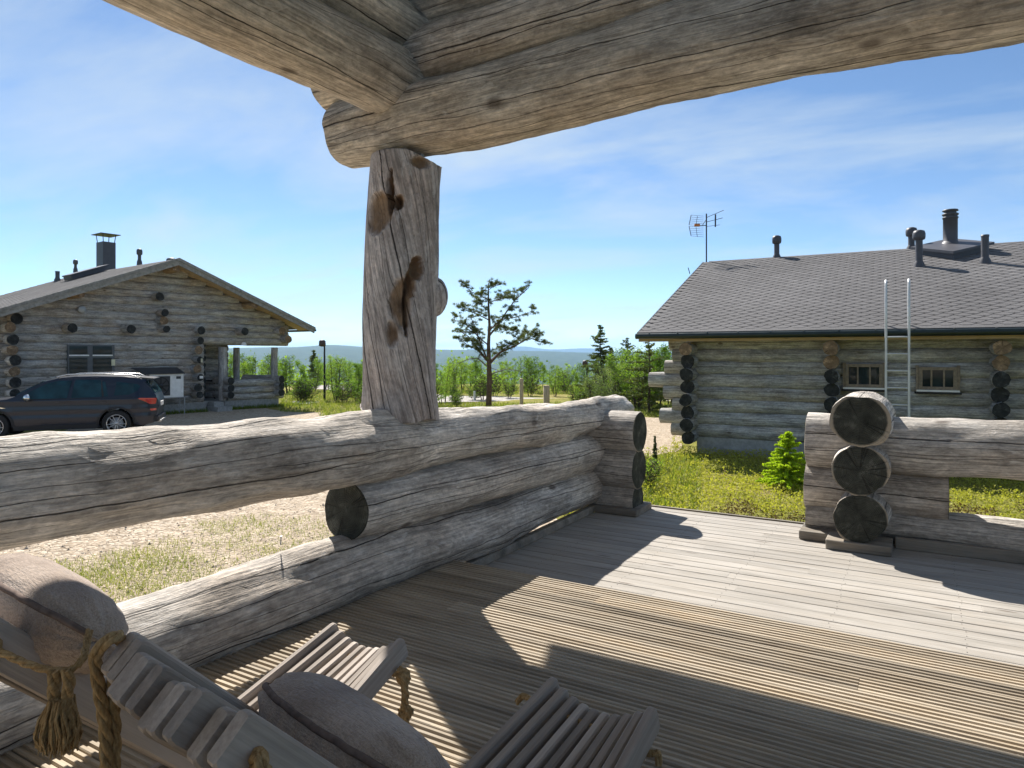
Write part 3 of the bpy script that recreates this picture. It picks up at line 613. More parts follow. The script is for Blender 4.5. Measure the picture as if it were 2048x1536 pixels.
def make_chair(loc,yaw,label,ztop=.80,tsl='L'):
    c=tag(empty('slatted_chair',loc,yaw),label,'chair',group='folding slatted deck chairs')
    nb=10
    piv=.050; A0=Vector((0,-.50,ztop)); A1=Vector((0,.27,.035)); B0=Vector((0,.53,.375)); B1=Vector((0,-.45,.03))
    tp=.0385; fp=.0315
    for k in range(nb):
        s=k-(nb-1)/2; cur=.0022*(s*s-10)
        a=A0+Vector((s*tp,cur*.5,-cur*.0+.006*math.sin(k*2.1))); e=A1+Vector((s*.046,0,0)); 
        a=a+(A1-A0).normalized()*(.006*math.sin(k*1.7)); 
        if abs(s)>4: e=a.lerp(e,.985)
        link('slat',slat_mesh((e-a).length,.068,.027),None,c,mat=xmat(a,e))
    for k in range(nb):
        s=k-(nb-1)/2+.5; cur=.0022*(s*s-8)
        if k==nb-1: s-=.0
        a=B0+Vector((s*fp,.0,cur*1.1)); e=B1+Vector((s*.049,0,0)); link('slat',slat_mesh((e-a).length,.064,.0225),None,c,mat=xmat(a,e))
    b=MB(); d=(A1-A0).normalized(); hp=A0+d*.055
    # rope through the top of the back, looped over the end slat, tail hanging
    X=tp*4.5+.02
    rope(b,[hp+Vector((X+.012,0,.0)),hp+Vector((X,0,0)),hp+Vector((0,0,.002)),hp+Vector((-X,0,0))],.009); b.build('rope',M['rope'],c); b=MB()
    if tsl=='L':
        rope(b,[hp+Vector((-X+.01,0,0)),hp+Vector((-X-.008,-.004,.022)),hp+Vector((-X+.0,-.018,.050)),hp+Vector((-X+.022,-.034,.062)),hp+Vector((-X+.004,-.052,.040)),hp+Vector((-X-.010,-.045,-.01)),hp+Vector((-X-.010,-.035,-.10)),hp+Vector((-X-.004,-.035,-.25)),hp+Vector((-X-.012,-.035,-.42))],.0095); b.build('rope_tail',M['rope'],c); b=MB()
        rope(b,[hp+Vector((-X-.0,-.03,.02)),hp+Vector((-X-.014,-.02,-.12)),hp+Vector((-X+.004,-.035,-.28)),hp+Vector((-X-.0,-.04,-.40))],.0085)
        b.build('rope_tail',M['rope'],c); b=MB(); tassel(b,hp+Vector((-X-.015,-.045,-.40)),.10,.03,5,60); tag(b.build('tassel',M['rope'],c),kind='stuff'); b=MB()
    hf=B0+(B1-B0).normalized()*.05+Vector((0,0,-.0)); X2=fp*5.1+.01; b=MB()
    rope(b,[hf+Vector((-X2,0,0)),hf+Vector((0,0,0)),hf+Vector((X2,0,0)),hf+Vector((X2+.02,.006,.004)),hf+Vector((X2+.022,.002,-.02))],.0085)
    b.build('rope',M['rope'],c); b=MB()
    if label.startswith('left'):
        rope(b,[hf+Vector((X2+.012,0,.015)),hf+Vector((X2+.035,.01,.006)),hf+Vector((X2+.03,.012,-.02)),hf+Vector((X2+.014,.004,-.015)),hf+Vector((X2+.03,-.002,.004)),hf+Vector((X2+.034,.006,-.05)),hf+Vector((X2+.03,.006,-.09))],.011)
        rope(b,[hf+Vector((X2+.022,.006,-.088)),hf+Vector((X2+.045,.012,-.095)),hf+Vector((X2+.03,.01,-.115)),hf+Vector((X2+.02,.004,-.10)),hf+Vector((X2+.032,.01,-.13))],.012)
        tassel(b,hf+Vector((X2+.03,.006,-.12)),.055,.014,7,30)
    else:
        rope(b,[hf+Vector((-X2,0,0)),hf+Vector((-X2-.03,.0,.005)),hf+Vector((-X2-.05,.0,-.02))],.008)
    b.build('rope',M['rope'],c)
    # knobs of rope at the right end of the back
    b=MB(); q=hp+Vector((X+.0,0,0)); rope(b,[q+Vector((-.02,0,.0)),q+Vector((.008,0,.012)),q+Vector((.014,-.008,-.012)),q+Vector((.008,-.012,-.05))],.0095); b.build('rope_end',M['rope'],c)
    return c
make_chair((-.78,1.04,0),R_(-11),'right slatted deck chair, nearest, its rope hanging in front of the railing')
make_chair((-1.47,1.02,0),R_(-5),'left slatted deck chair close to the railing, sun on its seat slats',tsl='')
def pillow(loc,eul,Lh,ry,rz,label,seed,tie=True):
    root=tag(empty('cushion',loc),label,'cushion'); root.rotation_euler=eul
    nu,nv=90,72; V=[];F=[]
    for i in range(nu+1):
        t=-1+2*i/nu; e=max(0,1-abs(t)**2.6)**(1/2.1); 
        for j in range(nv):
            a=2*math.pi*j/nv; c,s=math.cos(a),math.sin(a)
            cc=c; ss=math.copysign(abs(s)**1.08,s)
            wr=max(0,(abs(t)-.38)/.62)**1.3
            fold=1+wr*(.05*math.sin(a*19+2*noise.noise((t*2,a,seed)))+.04*math.sin(a*11+seed))
            x=Lh*t+Lh*.05*noise.noise((c*2,s*2,seed))*abs(t); k=e*fold*(1+.022*noise.noise((t*1.6+seed,c*1.2,s*1.2)))+.0
            sag=-.012*(1-t*t)
            V.append((x,ry*cc*k,rz*ss*k+sag+.0015*noise.noise((x*30,c*4,s*4))))
    for i in range(nu):
        for j in range(nv): k=(j+1)%nv; F.append((i*nv+j,(i+1)*nv+j,(i+1)*nv+k,i*nv+k))
    me=bpy.data.meshes.new('cover'); me.from_pydata(V,[],F); me.polygons.foreach_set('use_smooth',[True]*len(F)); me.update(); link('cover',me,M['cloth'],root)
    b=MB(); j=int(nv*.49); pts=[]
    for i in range(1,nu): v=Vector(V[i*nv+j]); n_=Vector((0,v.y,v.z)).normalized(); pts.append(v+n_*.001)
    b.tube(pts,.0055,8); b.build('seam_piping',M['piping'],root)
    return root
pillow((-.805,.84,.612),(R_(-42),R_(1),R_(-12)),.225,.108,.080,'brown cushion with a seam across it, lying on the right chair',1.3)
p1=pillow((-1.47,.70,.755),(R_(-42),R_(3),R_(-6)),.24,.112,.083,'brown cushion gathered at its end, tied to the left chair',4.1)
b=MB(); Mi=p1.matrix_basis.inverted() if False else None
Wp=Matrix.Translation(Vector(p1.location))@p1.rotation_euler.to_matrix().to_4x4(); Wi=Wp.inverted()
def pw(*a): return Wi@Vector(a)
def px3(px,py,u): v=P((px-1024)/FPX*u,u,H-(py-HY)/FPX*u); return Wi@v
rope(b,[px3(178,1262,1.16),px3(172,1292,1.13),px3(165,1318,1.10),px3(145,1338,1.09),px3(110,1342,1.09),px3(60,1330,1.10),px3(0,1305,1.12),px3(-60,1290,1.14)],.0062)
rope(b,[px3(110,1340,1.085),px3(108,1375,1.085),px3(112,1410,1.085)],.010); rope(b,[px3(135,1338,1.085),px3(138,1370,1.085),px3(132,1405,1.085)],.009)
b.build('tie_rope',M['rope'],p1); b=MB()
rs_=random.Random(5)
tb_=P((122-1024)/FPX*1.085,1.085,H-(1395-HY)/FPX*1.085)
for k in range(170):
    a=rs_.random()*6.28; q=math.sqrt(rs_.random())*.026
    pts=[Wi@(tb_+Vector((math.cos(a)*q*w_+rs_.uniform(-.005,.005),math.sin(a)*q*w_+rs_.uniform(-.005,.005),-.075*s*rs_.uniform(.9,1.1)))) for s,w_ in ((0,.5),(.35,.9),(.7,1.2),(1.,1.1))]
    b.tube(pts,[.0026,.0024,.002,.0012],4,cap=False)
tag(b.build('tassel',M['rope'],p1),kind='stuff')

# ------------------------------------------------------------------ cabin helpers
wl_cache={}
def wlog(a,b,r,parent,mats,name='log',seg=14,step=.35,seed=None,taper=1.):
    seed=rng.random()*50 if seed is None else seed
    L=(Vector(b)-Vector(a)).length; me=log_mesh(name,L,r,r*taper,seed,seg=seg,step=step,wob=.02,bump=.022,ell=.03,mats=mats); return link(name,me,None,parent,mat=xmat(a,b,rng.random()*6))
CL=[M['cab_l'],M['end_far']]; CR=[M['cab_r'],M['end_far']]; CW=[M['fresh'],M['end_warm']]
def hexroof(parent,o,ex,es,W,Ls,tabw,course,cams,split=True):
    ex=Vector(ex).normalized(); es=Vector(es).normalized(); nn=ex.cross(es).normalized(); nn=nn if nn.z>0 else -nn
    if ex.cross(es).z<0: flip=True
    else: flip=False
    c=tabw*.28; th=.006; h=course*1.55; pl=[(-tabw/2+c,0),(tabw/2-c,0),(tabw/2-.004,course*.75),(tabw/2-.004,h),(-tabw/2+.004,h),(-tabw/2+.004,course*.75)]
    vs=[(x,y,.009*(1-y/h)+.003) for x,y in pl]+[(x,y,.009*(1-y/h)+.003-th) for x,y in pl]; fs=[tuple(range(6))]+[(i,i+6,(i+1)%6+6,(i+1)%6) for i in range(6)]
    if flip: fs=[f[::-1] for f in fs]
    me=bpy.data.meshes.new('shingle'); me.from_pydata(vs,[],fs); me.update(); me.materials.append(M['shingle'])
    Rm=Matrix((ex,es,nn if not flip else nn)).transposed().to_4x4(); cells=[]
    for r in range(int(Ls/course)):
        for q in range(int(W/tabw)+1):
            x=q*tabw+(tabw/2 if r%2 else 0)
            if x>W-tabw*.5 or x<tabw*.45: continue
            p=o+ex*x+es*(r*course)
            cells.append((p,x,r*course))
    cells=[(p-Vector((0,0,H)),p) for p,x,y in cells]
    def inview(p):
        d=Vector((p.x,p.y,0)); u=d.dot(FW); return u>1 and -30<1024+FPX*d.dot(RT)/u<2078
    vis=[c for c in cells if inview(c[1])]; vis.sort(key=lambda c:c[0].length); top=vis[:300] if split else []; ids=set(id(c) for c in top)
    for d,p in top:
        link('shingle',me,None,parent,mat=Matrix.Translation(p-parent.location)@Rm@Matrix.Rotation(rng.uniform(-.006,.006),4,'Z')@Matrix.Translation((0,0,rng.uniform(0,.0025))))
    b=MB()
    for cc in cells:
        if id(cc) in ids: continue
        p=cc[1]-parent.location; b.add([p+(Rm.to_3x3()@Vector(v)) for v in vs],fs)
    tag(b.build('shingle_field',M['shingle'],parent),kind='stuff')
def roof_pipe(parent,pw_,h,r=.07,cap=True,name='roof_pipe'):
    b=MB(); p=Vector(pw_)-parent.location
    b.lathe([(r*1.7,-.12),(r*1.5,.05),(r*1.05,.12),(r,.14),(r,h)],16,p)
    if cap: b.lathe([(r,h-.02),(r*1.6,h-.0),(r*1.75,h+.05),(r*1.75,h+.13),(r*1.5,h+.19),(r*.7,h+.215),(0,h+.215)],16,p)
    else: b.lathe([(r*1.08,h-.04),(r*1.08,h),(0,h)],16,p)
    return b.build(name,M['pipe'],parent)

# ------------------------------------------------------------------ right cabin
TH=R_(61.3); dR=(RT*math.sin(TH)-FW*math.cos(TH)).normalized()   # along the eave, towards photo right
nR=Vector((-dR.y,dR.x,0)); nR=nR if nR.dot(FW)>0 else -nR          # away from the camera
c0=P(3.86,14.7,0)                                                   # outer corner of the wall
rc=tag(empty('log_cabin',(c0.x,c0.y,GZ)),'grey log cabin with dark shingled roof and roof ladder, on the right','cabin')
def RC(a,n,z): v=c0+dR*a+nR*n; return Vector((v.x,v.y,z))
def rcl(a,b,r,**k):
    mats=k.pop('mats',CR); o=Vector(rc.location); return wlog(a-o,b-o,r,rc,mats,**k)
WLR=11.5; DPR=10.3
zs=[]; z=-.36
for k in range(8): zs.append(z); z+=.2635
for k,z in enumerate(zs):
    l=.55+.0*k; ext=(.45,.7,.42,.62,.95,.6,.42,.5,.85)[k]
    win=1.42; sp=[(-ext,WLR)]
    if k in (6,): pass
    rcl(RC(-ext,.05,z),RC(WLR,.05,z),.165,step=.25,seg=18,name='log',mats=CR if k<8 else [M['cab_r'],M['end_far']])
# cross walls whose log ends show
for a0,seq in ((.0,range(8)),(2.72,range(8)),(5.35,range(8))):
    for k in seq:
        z=zs[k]-.131
        warm=(a0>1 and k>=6) or (a0<1 and k==7)
        ex=rng.uniform(.34,.5)+(.12 if k%2 else 0); rcl(RC(a0,-ex,z),RC(a0,DPR if a0<1 else 1.2,z),.138+rng.uniform(-.008,.008),step=.35,seg=18,mats=CR if not warm else [M['cab_r'],M['end_warm']])
b=MB(); o=Vector(rc.location)
def slab(b,a0,a1,n0,n1,z0,z1,F_,o): 
    vs=[F_(a,n,z)-o for z in (z0,z1) for n in (n0,n1) for a in (a0,a1)]; fs=[(0,2,3,1),(4,5,7,6),(0,1,5,4),(2,6,7,3),(0,4,6,2),(1,3,7,5)]; b.add(vs,fs)
slab(b,.1,WLR,-.06,DPR,GZ-.1,-.5,RC,o); b.build('foundation',M['concrete'],rc)
for zz0,zz1,rr_ in ((0,0,0),):
    pass
# roof: eave line and ridge
EZ=1.70; PIT=(3.9-1.71)/5.9; N0=-.62; A0_=-1.0; RL=13.5
def roofslab(b,a0,a1,n0,z0,n1,z1,th,F_,o,mi=0):
    vs=[]
    for a in (a0,a1):
        for n,z in ((n0,z0),(n1,z1)): vs+= [F_(a,n,z)-o,F_(a,n,z-th)-o]
    fs=[(0,4,6,2),(1,3,7,5),(0,2,3,1),(4,5,7,6),(0,1,5,4),(2,6,7,3)]; b.add(vs,fs,mi)
b=MB(); roofslab(b,A0_,A0_+RL,N0,EZ,N0+5.9,EZ+5.9*PIT,.05,RC,o); roofslab(b,A0_,A0_+RL,N0+11.8,EZ,N0+5.9,EZ+5.9*PIT,.05,RC,o); b.build('roof',M['shingle'],rc)
hexroof(rc,RC(A0_,N0-.02,EZ+.002),dR,(nR+Vector((0,0,PIT))),RL,6.2*math.sqrt(1+PIT**2)*.98/1.03,.30,.128,None)
b=MB(); roofslab(b,A0_+.02,A0_+RL,N0+.03,EZ-.052,N0+5.9,EZ+5.9*PIT-.052,.03,RC,o); b.build('soffit',M['soffit'],rc)
b=MB(); slab(b,A0_,A0_+RL,N0+.02,N0+.05,EZ-.19,EZ-.053,RC,o); b.build('fascia',M['soffit'],rc)
b=MB(); g0=[RC(A0_-.03,N0-.07,EZ-.075)-o,RC(A0_+RL,N0-.07,EZ-.075)-o]; b.tube(g0,.062,14)
b.build('gutter',M['gutter'],rc)
b=MB(); roofslab(b,A0_-.03,A0_,N0,EZ+.01,N0+5.9,EZ+5.9*PIT+.01,.14,RC,o); b.build('rake_board',M['darkgrey'],rc)
b=MB(); roofslab(b,A0_,A0_+RL,N0-.05,EZ-.05*PIT+.024,N0+.07,EZ+.07*PIT+.024,.012,RC,o); b.build('eave_strip',M['shingle'],rc)
bt=MB()
for k in range(22): slab(bt,A0_+.25+k*.6,A0_+.27+k*.6,N0-.13,N0-.0,EZ-.012,EZ-.004,RC,o)
bt.build('gutter_bracket',M['galv'],rc)
def rz_(n): return EZ+(n-N0)*PIT
def rpix(px,py,name='x'):
    """point on the front roof slope seen at a photo pixel"""
    d=RT*((px-1024)/FPX)+FW+Vector((0,0,(HY-py)/FPX)); cz=Vector((0,0,H)); nrm=dR.cross(nR+Vector((0,0,PIT))).normalized(); p0=RC(0,N0,EZ); t=(p0-cz).dot(nrm)/d.dot(nrm); return cz+d*t
roof_pipe(rc,rpix(1838,533),.62,.075); roof_pipe(rc,rpix(1970,526),.62,.075,False)
def ridge_pt(px):
    k=(px-1024)/FPX; q=RC(0,N0+5.9,EZ+5.9*PIT); r0,u0=q.dot(RT),Vector((q.x,q.y,0)).dot(FW); r0=Vector((q.x,q.y,0)).dot(RT); dr,du=dR.dot(RT),dR.dot(FW); t=(k*u0-r0)/(dr-k*du); return RC(t,N0+5.95,EZ+5.9*PIT-.02)
roof_pipe(rc,ridge_pt(1553),.42,.07); roof_pipe(rc,ridge_pt(1823),.36,.075)
# hatch box with steel flue
hb=rpix(1905,512); b=MB(); ez=(nR+Vector((0,0,PIT))).normalized(); rn=dR.cross(ez); rn=rn if rn.z>0 else -rn
def rbox(b,c,ax,sx_,ay,sy,az,sz):
    vs=[c+ax*(sx_*i)+ay*(sy*j)+az*(sz*k)-o for k in (0,1) for j in (-1,1) for i in (-1,1)]; b.add(vs,[(0,2,3,1),(4,5,7,6),(0,1,5,4),(2,6,7,3),(0,4,6,2),(1,3,7,5)])
hx=(dR*.72+nR*.69).normalized(); hy=Vector((-hx.y,hx.x,0))
q=hb+nR*.35+Vector((0,0,-.1))
def hatch(b,c,s,z0,z1,tz):
    vs=[]
    for z in (z0,z1):
        for i,j in ((-1,-1),(1,-1),(1,1),(-1,1)):
            v=c+hx*(i*s)+hy*(j*s); dn=(v-c).dot(nR); vs.append(v+Vector((0,0,z+dn*tz))-o)
    b.add(vs,[(3,2,1,0),(4,5,6,7),(0,1,5,4),(1,2,6,5),(2,3,7,6),(3,0,4,7)])
hatch(b,q,.52,.0,.36,.32); hatch(b,q,.60,.36,.42,.32); b.build('roof_hatch',M['pipe'],rc)
b=MB(); fp_=q+nR*.30+Vector((0,0,.3)); 
b.lathe([(.26,.12),(.17,.22),(.155,.24),(.155,.78),(.17,.79),(.17,.82),(.15,.83),(.15,.86),(.175,.87),(.175,.9),(.12,.93),(.13,.95),(.175,.97),(.16,1.0),(0,1.01)],24,fp_-o); b.build('flue',M['pipe'],rc)
# ladder
la=RC(0,N0-.2,0); b=MB()
def eave_at(px,n):
    k=(px-1024)/FPX; q=RC(0,n,0); q2=Vector((q.x,q.y,0)); r0,u0=q2.dot(RT),q2.dot(FW); dr,du=dR.dot(RT),dR.dot(FW); return (k*u0-r0)/(dr-k*du)
a1=eave_at(1772,N0-.18); a2=eave_at(1818,N0-.18)
for a in (a1,a2):
    pts=[RC(a,N0-.18,GZ-.02),RC(a,N0-.18,1.0),RC(a,N0-.2,EZ+.2),RC(a,N0-.17,EZ+.80),RC(a,N0-.12,EZ+.86),RC(a,N0-.06,EZ+.84),RC(a,N0-.02,EZ+.76),RC(a,N0+.12,rz_(N0+.12)+.02)]
    b2=MB(); b2.tube([p-o for p in pts],.022,10); b2.build('ladder_rail',M['ladder'],rc)
z=-.55
while z<EZ: b2=MB(); b2.tube([RC(a1,N0-.18,z)-o,RC(a2,N0-.18,z)-o],.016,8); b2.build('rung',M['ladder'],rc); z+=.30
# windows
def win_r(px0,px1,y0,y1):
    n=-.185; a0=eave_at(px0,n); a1_=eave_at(px1,n); v=RC(a0,n,0); u=Vector((v.x,v.y,0)).dot(FW); z1=H-(y0-HY)/FPX*u; z0=H-(y1-HY)/FPX*u
    t=.055; f=MB(); slab(f,a0,a1_,n,n+.12,z1-t,z1,RC,o); slab(f,a0,a1_,n,n+.12,z0,z0+t,RC,o); slab(f,a0,a0+t,n+.002,n+.12,z0+t,z1-t,RC,o); slab(f,a1_-t,a1_,n+.002,n+.12,z0+t,z1-t,RC,o)
    w_=(a1_-a0); 
    for k in (1/3,2/3): slab(f,a0+w_*k-.014,a0+w_*k+.014,n+.015,n+.038,z0+t,z1-t,RC,o)
    # outer casing down to the log face
    slab(f,a0-.05,a0-.002,n+.02,n+.14,z0-.03,z1+.03,RC,o); slab(f,a1_+.002,a1_+.05,n+.02,n+.14,z0-.03,z1+.03,RC,o)
    fr=f.build('window',M['brownframe'],rc)
    for k in range(3):
        p=MB(); slab(p,a0+w_*k/3+.012,a0+w_*(k+1)/3-.012,n+.04,n+.05,z0+t*.5,z1-t*.5,RC,o); p.build('pane',M['glass'],fr)
    p=MB(); slab(p,a0-.04,a1_+.04,n-.04,n+.10,z0-.035,z0-.004,RC,o); p.build('sill',M['white'],fr); p=MB(); slab(p,a0-.07,a1_+.07,n-.055,n+.10,z0-.075,z0-.037,RC,o); p.build('sill_flashing',M['black'],fr)
win_r(1691,1765,728,774); win_r(1838,1914,734,779)
# lower eave log
rcl(RC(-.7,.16,zs[-1]+.20),RC(WLR,.16,zs[-1]+.20),.12,step=.4,mats=[M['fresh'],M['end_warm']],name='eave_log')
# antenna
ant=tag(empty('television_antenna',ridge_pt(1412)),'television antenna on a mast at the left end of the right cabin roof','antenna'); ant.rotation_euler=(0,0,R_(YAW))
b=MB(); b.tube([(0,0,-.1),(0,0,1.42)],.02,8); b.build('mast',M['darkgrey'],ant)
b=MB()
b.tube([(-.02,0,1.30),(.47,-.1,1.50)],.008,6); b.tube([(0,0,1.18),(.44,-.1,1.28)],.008,6); b.tube([(0,0,1.05),(.36,-.1,1.08)],.006,6)
b.tube([(.24,-.06,1.03),(.25,-.04,1.39)],.022,8); b.build('director_boom',M['darkgrey'],ant)
b=MB()
for sgn in (-1,1):
    z0=1.08
    b.tube([(-.50,.0,z0+.02*sgn),(-.44,-.0,z0+.30*sgn)],.010,6); b.tube([(-.26,.15,z0+.02*sgn),(-.22,.15,z0+.30*sgn)],.007,6)
    for k in range(6): q=k/5; b.tube([(-.50+.06*q,0,z0+(.02+.28*q)*sgn),(-.04,.15,z0+(.02+.28*q)*sgn)],.0045,5)
b.tube([(-.30,0,1.08),(0,0,1.08)],.012,6); b.tube([(-.12,0,1.08),(-.04,0,1.2),(0,0,1.25)],.01,6); b.build('reflector',M['darkgrey'],ant)
b=MB(); b.box((-.27,-.01,1.09),(.16,.05,.07),ch=.008); b.build('junction_box',M['orange'],ant)
b=MB(); b.tube([(-.45,.1,-.30),(-.50,.1,-.12)],.012,6); b.build('bracket',M['darkgrey'],ant)

# ------------------------------------------------------------------ left cabin
TG=R_(36.5); gL=(RT*math.sin(TG)+FW*math.cos(TG)).normalized(); nL=Vector((-gL.y,gL.x,0)); nL=nL if nL.dot(RT)<0 else -nL
c1=P(-14.85,20.4,0); GW=9.1; GD=6.6
lc=tag(empty('log_cabin',(c1.x,c1.y,GZ)),'grey log cabin with its gable and covered entrance behind the parked car, on the left','cabin')
def LC(a,n,z): v=c1+gL*a+nL*n; return Vector((v.x,v.y,z))
oL=Vector(lc.location)
def lcl(a,b,r,**k): mats=k.pop('mats',CL); return wlog(a-oL,b-oL,r,lc,mats,**k)
PL=.39; APZ=4.42; OV=.95; MIDL=GW/2
def roofz(a): return APZ-abs(a-MIDL)*PL
def lpix(px,py,n=0):
    d=RT*((px-1024)/FPX)+FW+Vector((0,0,(HY-py)/FPX)); cz=Vector((0,0,H)); p0=LC(0,n,0); t=(p0-cz).dot(nL)/d.dot(nL); v=cz+d*t; return (v-c1).dot(gL),v.z
aP,_=lpix(405,700); aE=GW-.05; zop1=lpix(480,700)[1]
z=-.36; k=0; hL=.262
def clip(ob):
    bpy.context.view_layer.update(); bm=bmesh.new(); bm.from_mesh(ob.data); mi=ob.matrix_world.inverted()
    for sg in (-1,1):
        co_=mi@LC(MIDL,0,APZ+.0); no=mi.to_3x3()@((gL*sg*PL)+Vector((0,0,1)))
        g_=bmesh.ops.bisect_plane(bm,geom=bm.verts[:]+bm.edges[:]+bm.faces[:],plane_co=co_,plane_no=no.normalized(),clear_outer=True); ed=[e for e in g_['geom_cut'] if isinstance(e,bmesh.types.BMEdge)]
        if ed:
            try: bmesh.ops.edgeloop_fill(bm,edges=ed,mat_nr=0)
            except Exception: pass
    bm.to_mesh(ob.data); bm.free()
while z<4.3:
    r=.168; half=(APZ-.02-z)/PL; a0=max(-.45 if k%2 else -.3,MIDL-half); a1_=min(GW+.45,MIDL+half)
    if a1_-a0<.5: break
    if z<zop1+.08: ob=lcl(LC(a0,.05,z),LC(aP,.05,z),r)
    else: ob=lcl(LC(a0,.05,z),LC(a1_,.05,z),r)
    if z>1.4: clip(ob)
    z+=hL; k+=1
# recess behind the entrance
zz=-.36
for k in range(int((zop1+.36)/hL)+2):
    lcl(LC(aP-.1,1.9,zz+k*hL),LC(aP+2.1,1.9,zz+k*hL),.14); lcl(LC(aP,.0,zz+k*hL+.13),LC(aP,2.0,zz+k*hL+.13),.14)
lcl(LC(aP+2.1,1.2,-.4),LC(aP+2.1,1.2,zop1+.1),.13,name='post'); 
pa=lpix(447,800)[0]; pb=lpix(550,770)[0]
lcl(LC(pa,.05,-.5),LC(pa,.05,zop1+.1),.15,name='post'); lcl(LC(pb,.05,-.4),LC(pb,.05,zop1+.1),.13,name='post')
# low log walls of the entrance
zw=lpix(500,753)[1]; k=0; z=-.40
while z<zw: lcl(LC(pa+.1,.0,z),LC(GW+.2,.0,z),.145); lcl(LC(pa+.05,-.42,z+.12),LC(pa+.05,.6,z+.12),.14); lcl(LC(GW-.1,-.42,z+.12),LC(GW-.1,2.2,z+.12),.14); z+=hL
# corner and wall-crossing log stacks
def stack(px,ys,ex=.45,r=.15,warm=()):
    for i,yv in enumerate(ys):
        a,zv=lpix(px[i] if isinstance(px,(list,tuple)) else px,yv,-ex); 
        lcl(LC(a,-ex*(1 if i%2 else .8),zv),LC(a,.5,zv),r*(1 if i%2==0 else .88),mats=CL if i not in warm else [M['cab_l'],M['end_warm']])
stack([36,22,29,25,33,29,33,30],[637,655,679,700,721,743,765,788],.5,.165,(1,3,5))
stack([323,330,331,333],[593,625,641,658],.5,.145,(2,))
stack([406,401,400,401,398,401,399,400],[661,681,700,720,738,755,775,790],.45,.15,(2,4))
for px,yv in ((145,656),(263,658),(490,663)): a,zv=lpix(px,yv,-.55); lcl(LC(a,-.55,zv),LC(a,.3,zv),.15)
for px,yv in ((565,662),(577,679)): a,zv=lpix(px,yv,-.45); lcl(LC(a,-.45,zv),LC(a,2.,zv),.16,mats=[M['cab_l'],M['end_warm']])
b=MB(); slab(b,.0,aP+.1,-.05,GD,GZ-.1,-.48,LC,oL); slab(b,pa,GW,-.08,GD,GZ-.1,-.5,LC,oL); slab(b,aP+.102,pa-.002,.1,GD,GZ-.1,-.5,LC,oL); b.build('foundation',M['concrete'],lc)
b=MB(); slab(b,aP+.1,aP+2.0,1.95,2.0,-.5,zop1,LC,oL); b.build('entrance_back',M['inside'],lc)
b=MB(); slab(b,-.2,.0,.2,GD,-.4,2.0,LC,oL); b.build('side_wall',M['cab_l'],lc)
b=MB(); slab(b,aP+.15,pa-.1,-.75,.09,GZ,GZ+.17,LC,oL); b.build('step',M['concrete'],lc); b=MB(); slab(b,aP+.25,pa-.2,-.35,.09,GZ+.17,GZ+.34,LC,oL); b.build('step',M['concrete'],lc)
# roof
b=MB()
for sg in (-1,1):
    w_=MIDL+1.02
    vs=[]
    for n in (-OV,GD+.6):
        for t in (0,w_): a=MIDL+sg*t; zt=roofz(a)+.08; vs+= [LC(a,n,zt)-oL,LC(a,n,zt-.06)-oL]
    fs=[(0,4,6,2),(1,3,7,5),(0,2,3,1),(4,5,7,6),(0,1,5,4),(2,6,7,3)]; b.add(vs,fs)
b.build('roof',M['shingle'],lc)
hexroof(lc,LC(MIDL-(MIDL+1.0),GD+.6,roofz(-1.0)+.085),-nL,(gL+Vector((0,0,PL))),GD+.6+OV,(MIDL+1.0)*math.sqrt(1+PL*PL)*.98,.335,.142,None,False)
for sg in (-1,1):
    b=MB(); w_=MIDL+1.05; vs=[]
    for n in (-OV-.03,-OV+.02):
        for t in (0,w_): a=MIDL+sg*t; zt=APZ-t*PL+.06; vs+= [LC(a,n,zt)-oL,LC(a,n,zt-.20)-oL]
    b.add(vs,[(0,4,6,2),(1,3,7,5),(0,2,3,1),(4,5,7,6),(0,1,5,4),(2,6,7,3)]); b.build('rake_board',M['fascia'],lc)
    b=MB(); vs=[]
    for n in (-OV-.07,-OV-.031):
        for t in (0,w_+.03): a=MIDL+sg*t; zt=APZ-t*PL+.11; vs+= [LC(a,n,zt)-oL,LC(a,n,zt-.10)-oL]
    b.add(vs,[(0,4,6,2),(1,3,7,5),(0,2,3,1),(4,5,7,6),(0,1,5,4),(2,6,7,3)]); b.build('trim_board',M['fascia'],lc)
    for q in range(5):
        b=MB(); vs=[]; n0=-OV+.02+q*.2; 
        for n in (n0+.004,n0+.196):
            for t in (0,w_): a=MIDL+sg*t; zt=APZ-t*PL+.018; vs+= [LC(a,n,zt)-oL,LC(a,n,zt-.03)-oL]
        b.add(vs,[(0,4,6,2),(1,3,7,5),(0,2,3,1),(4,5,7,6),(0,1,5,4),(2,6,7,3)]); b.build('soffit_board',M['soffit'],lc)
b=MB(); b.tube([LC(GW+1.12,-OV,roofz(GW+1.05)-.02)-oL,LC(GW+1.12,GD+.6,roofz(GW+1.05)-.02)-oL],.05,10); b.build('gutter',M['gutter'],lc)
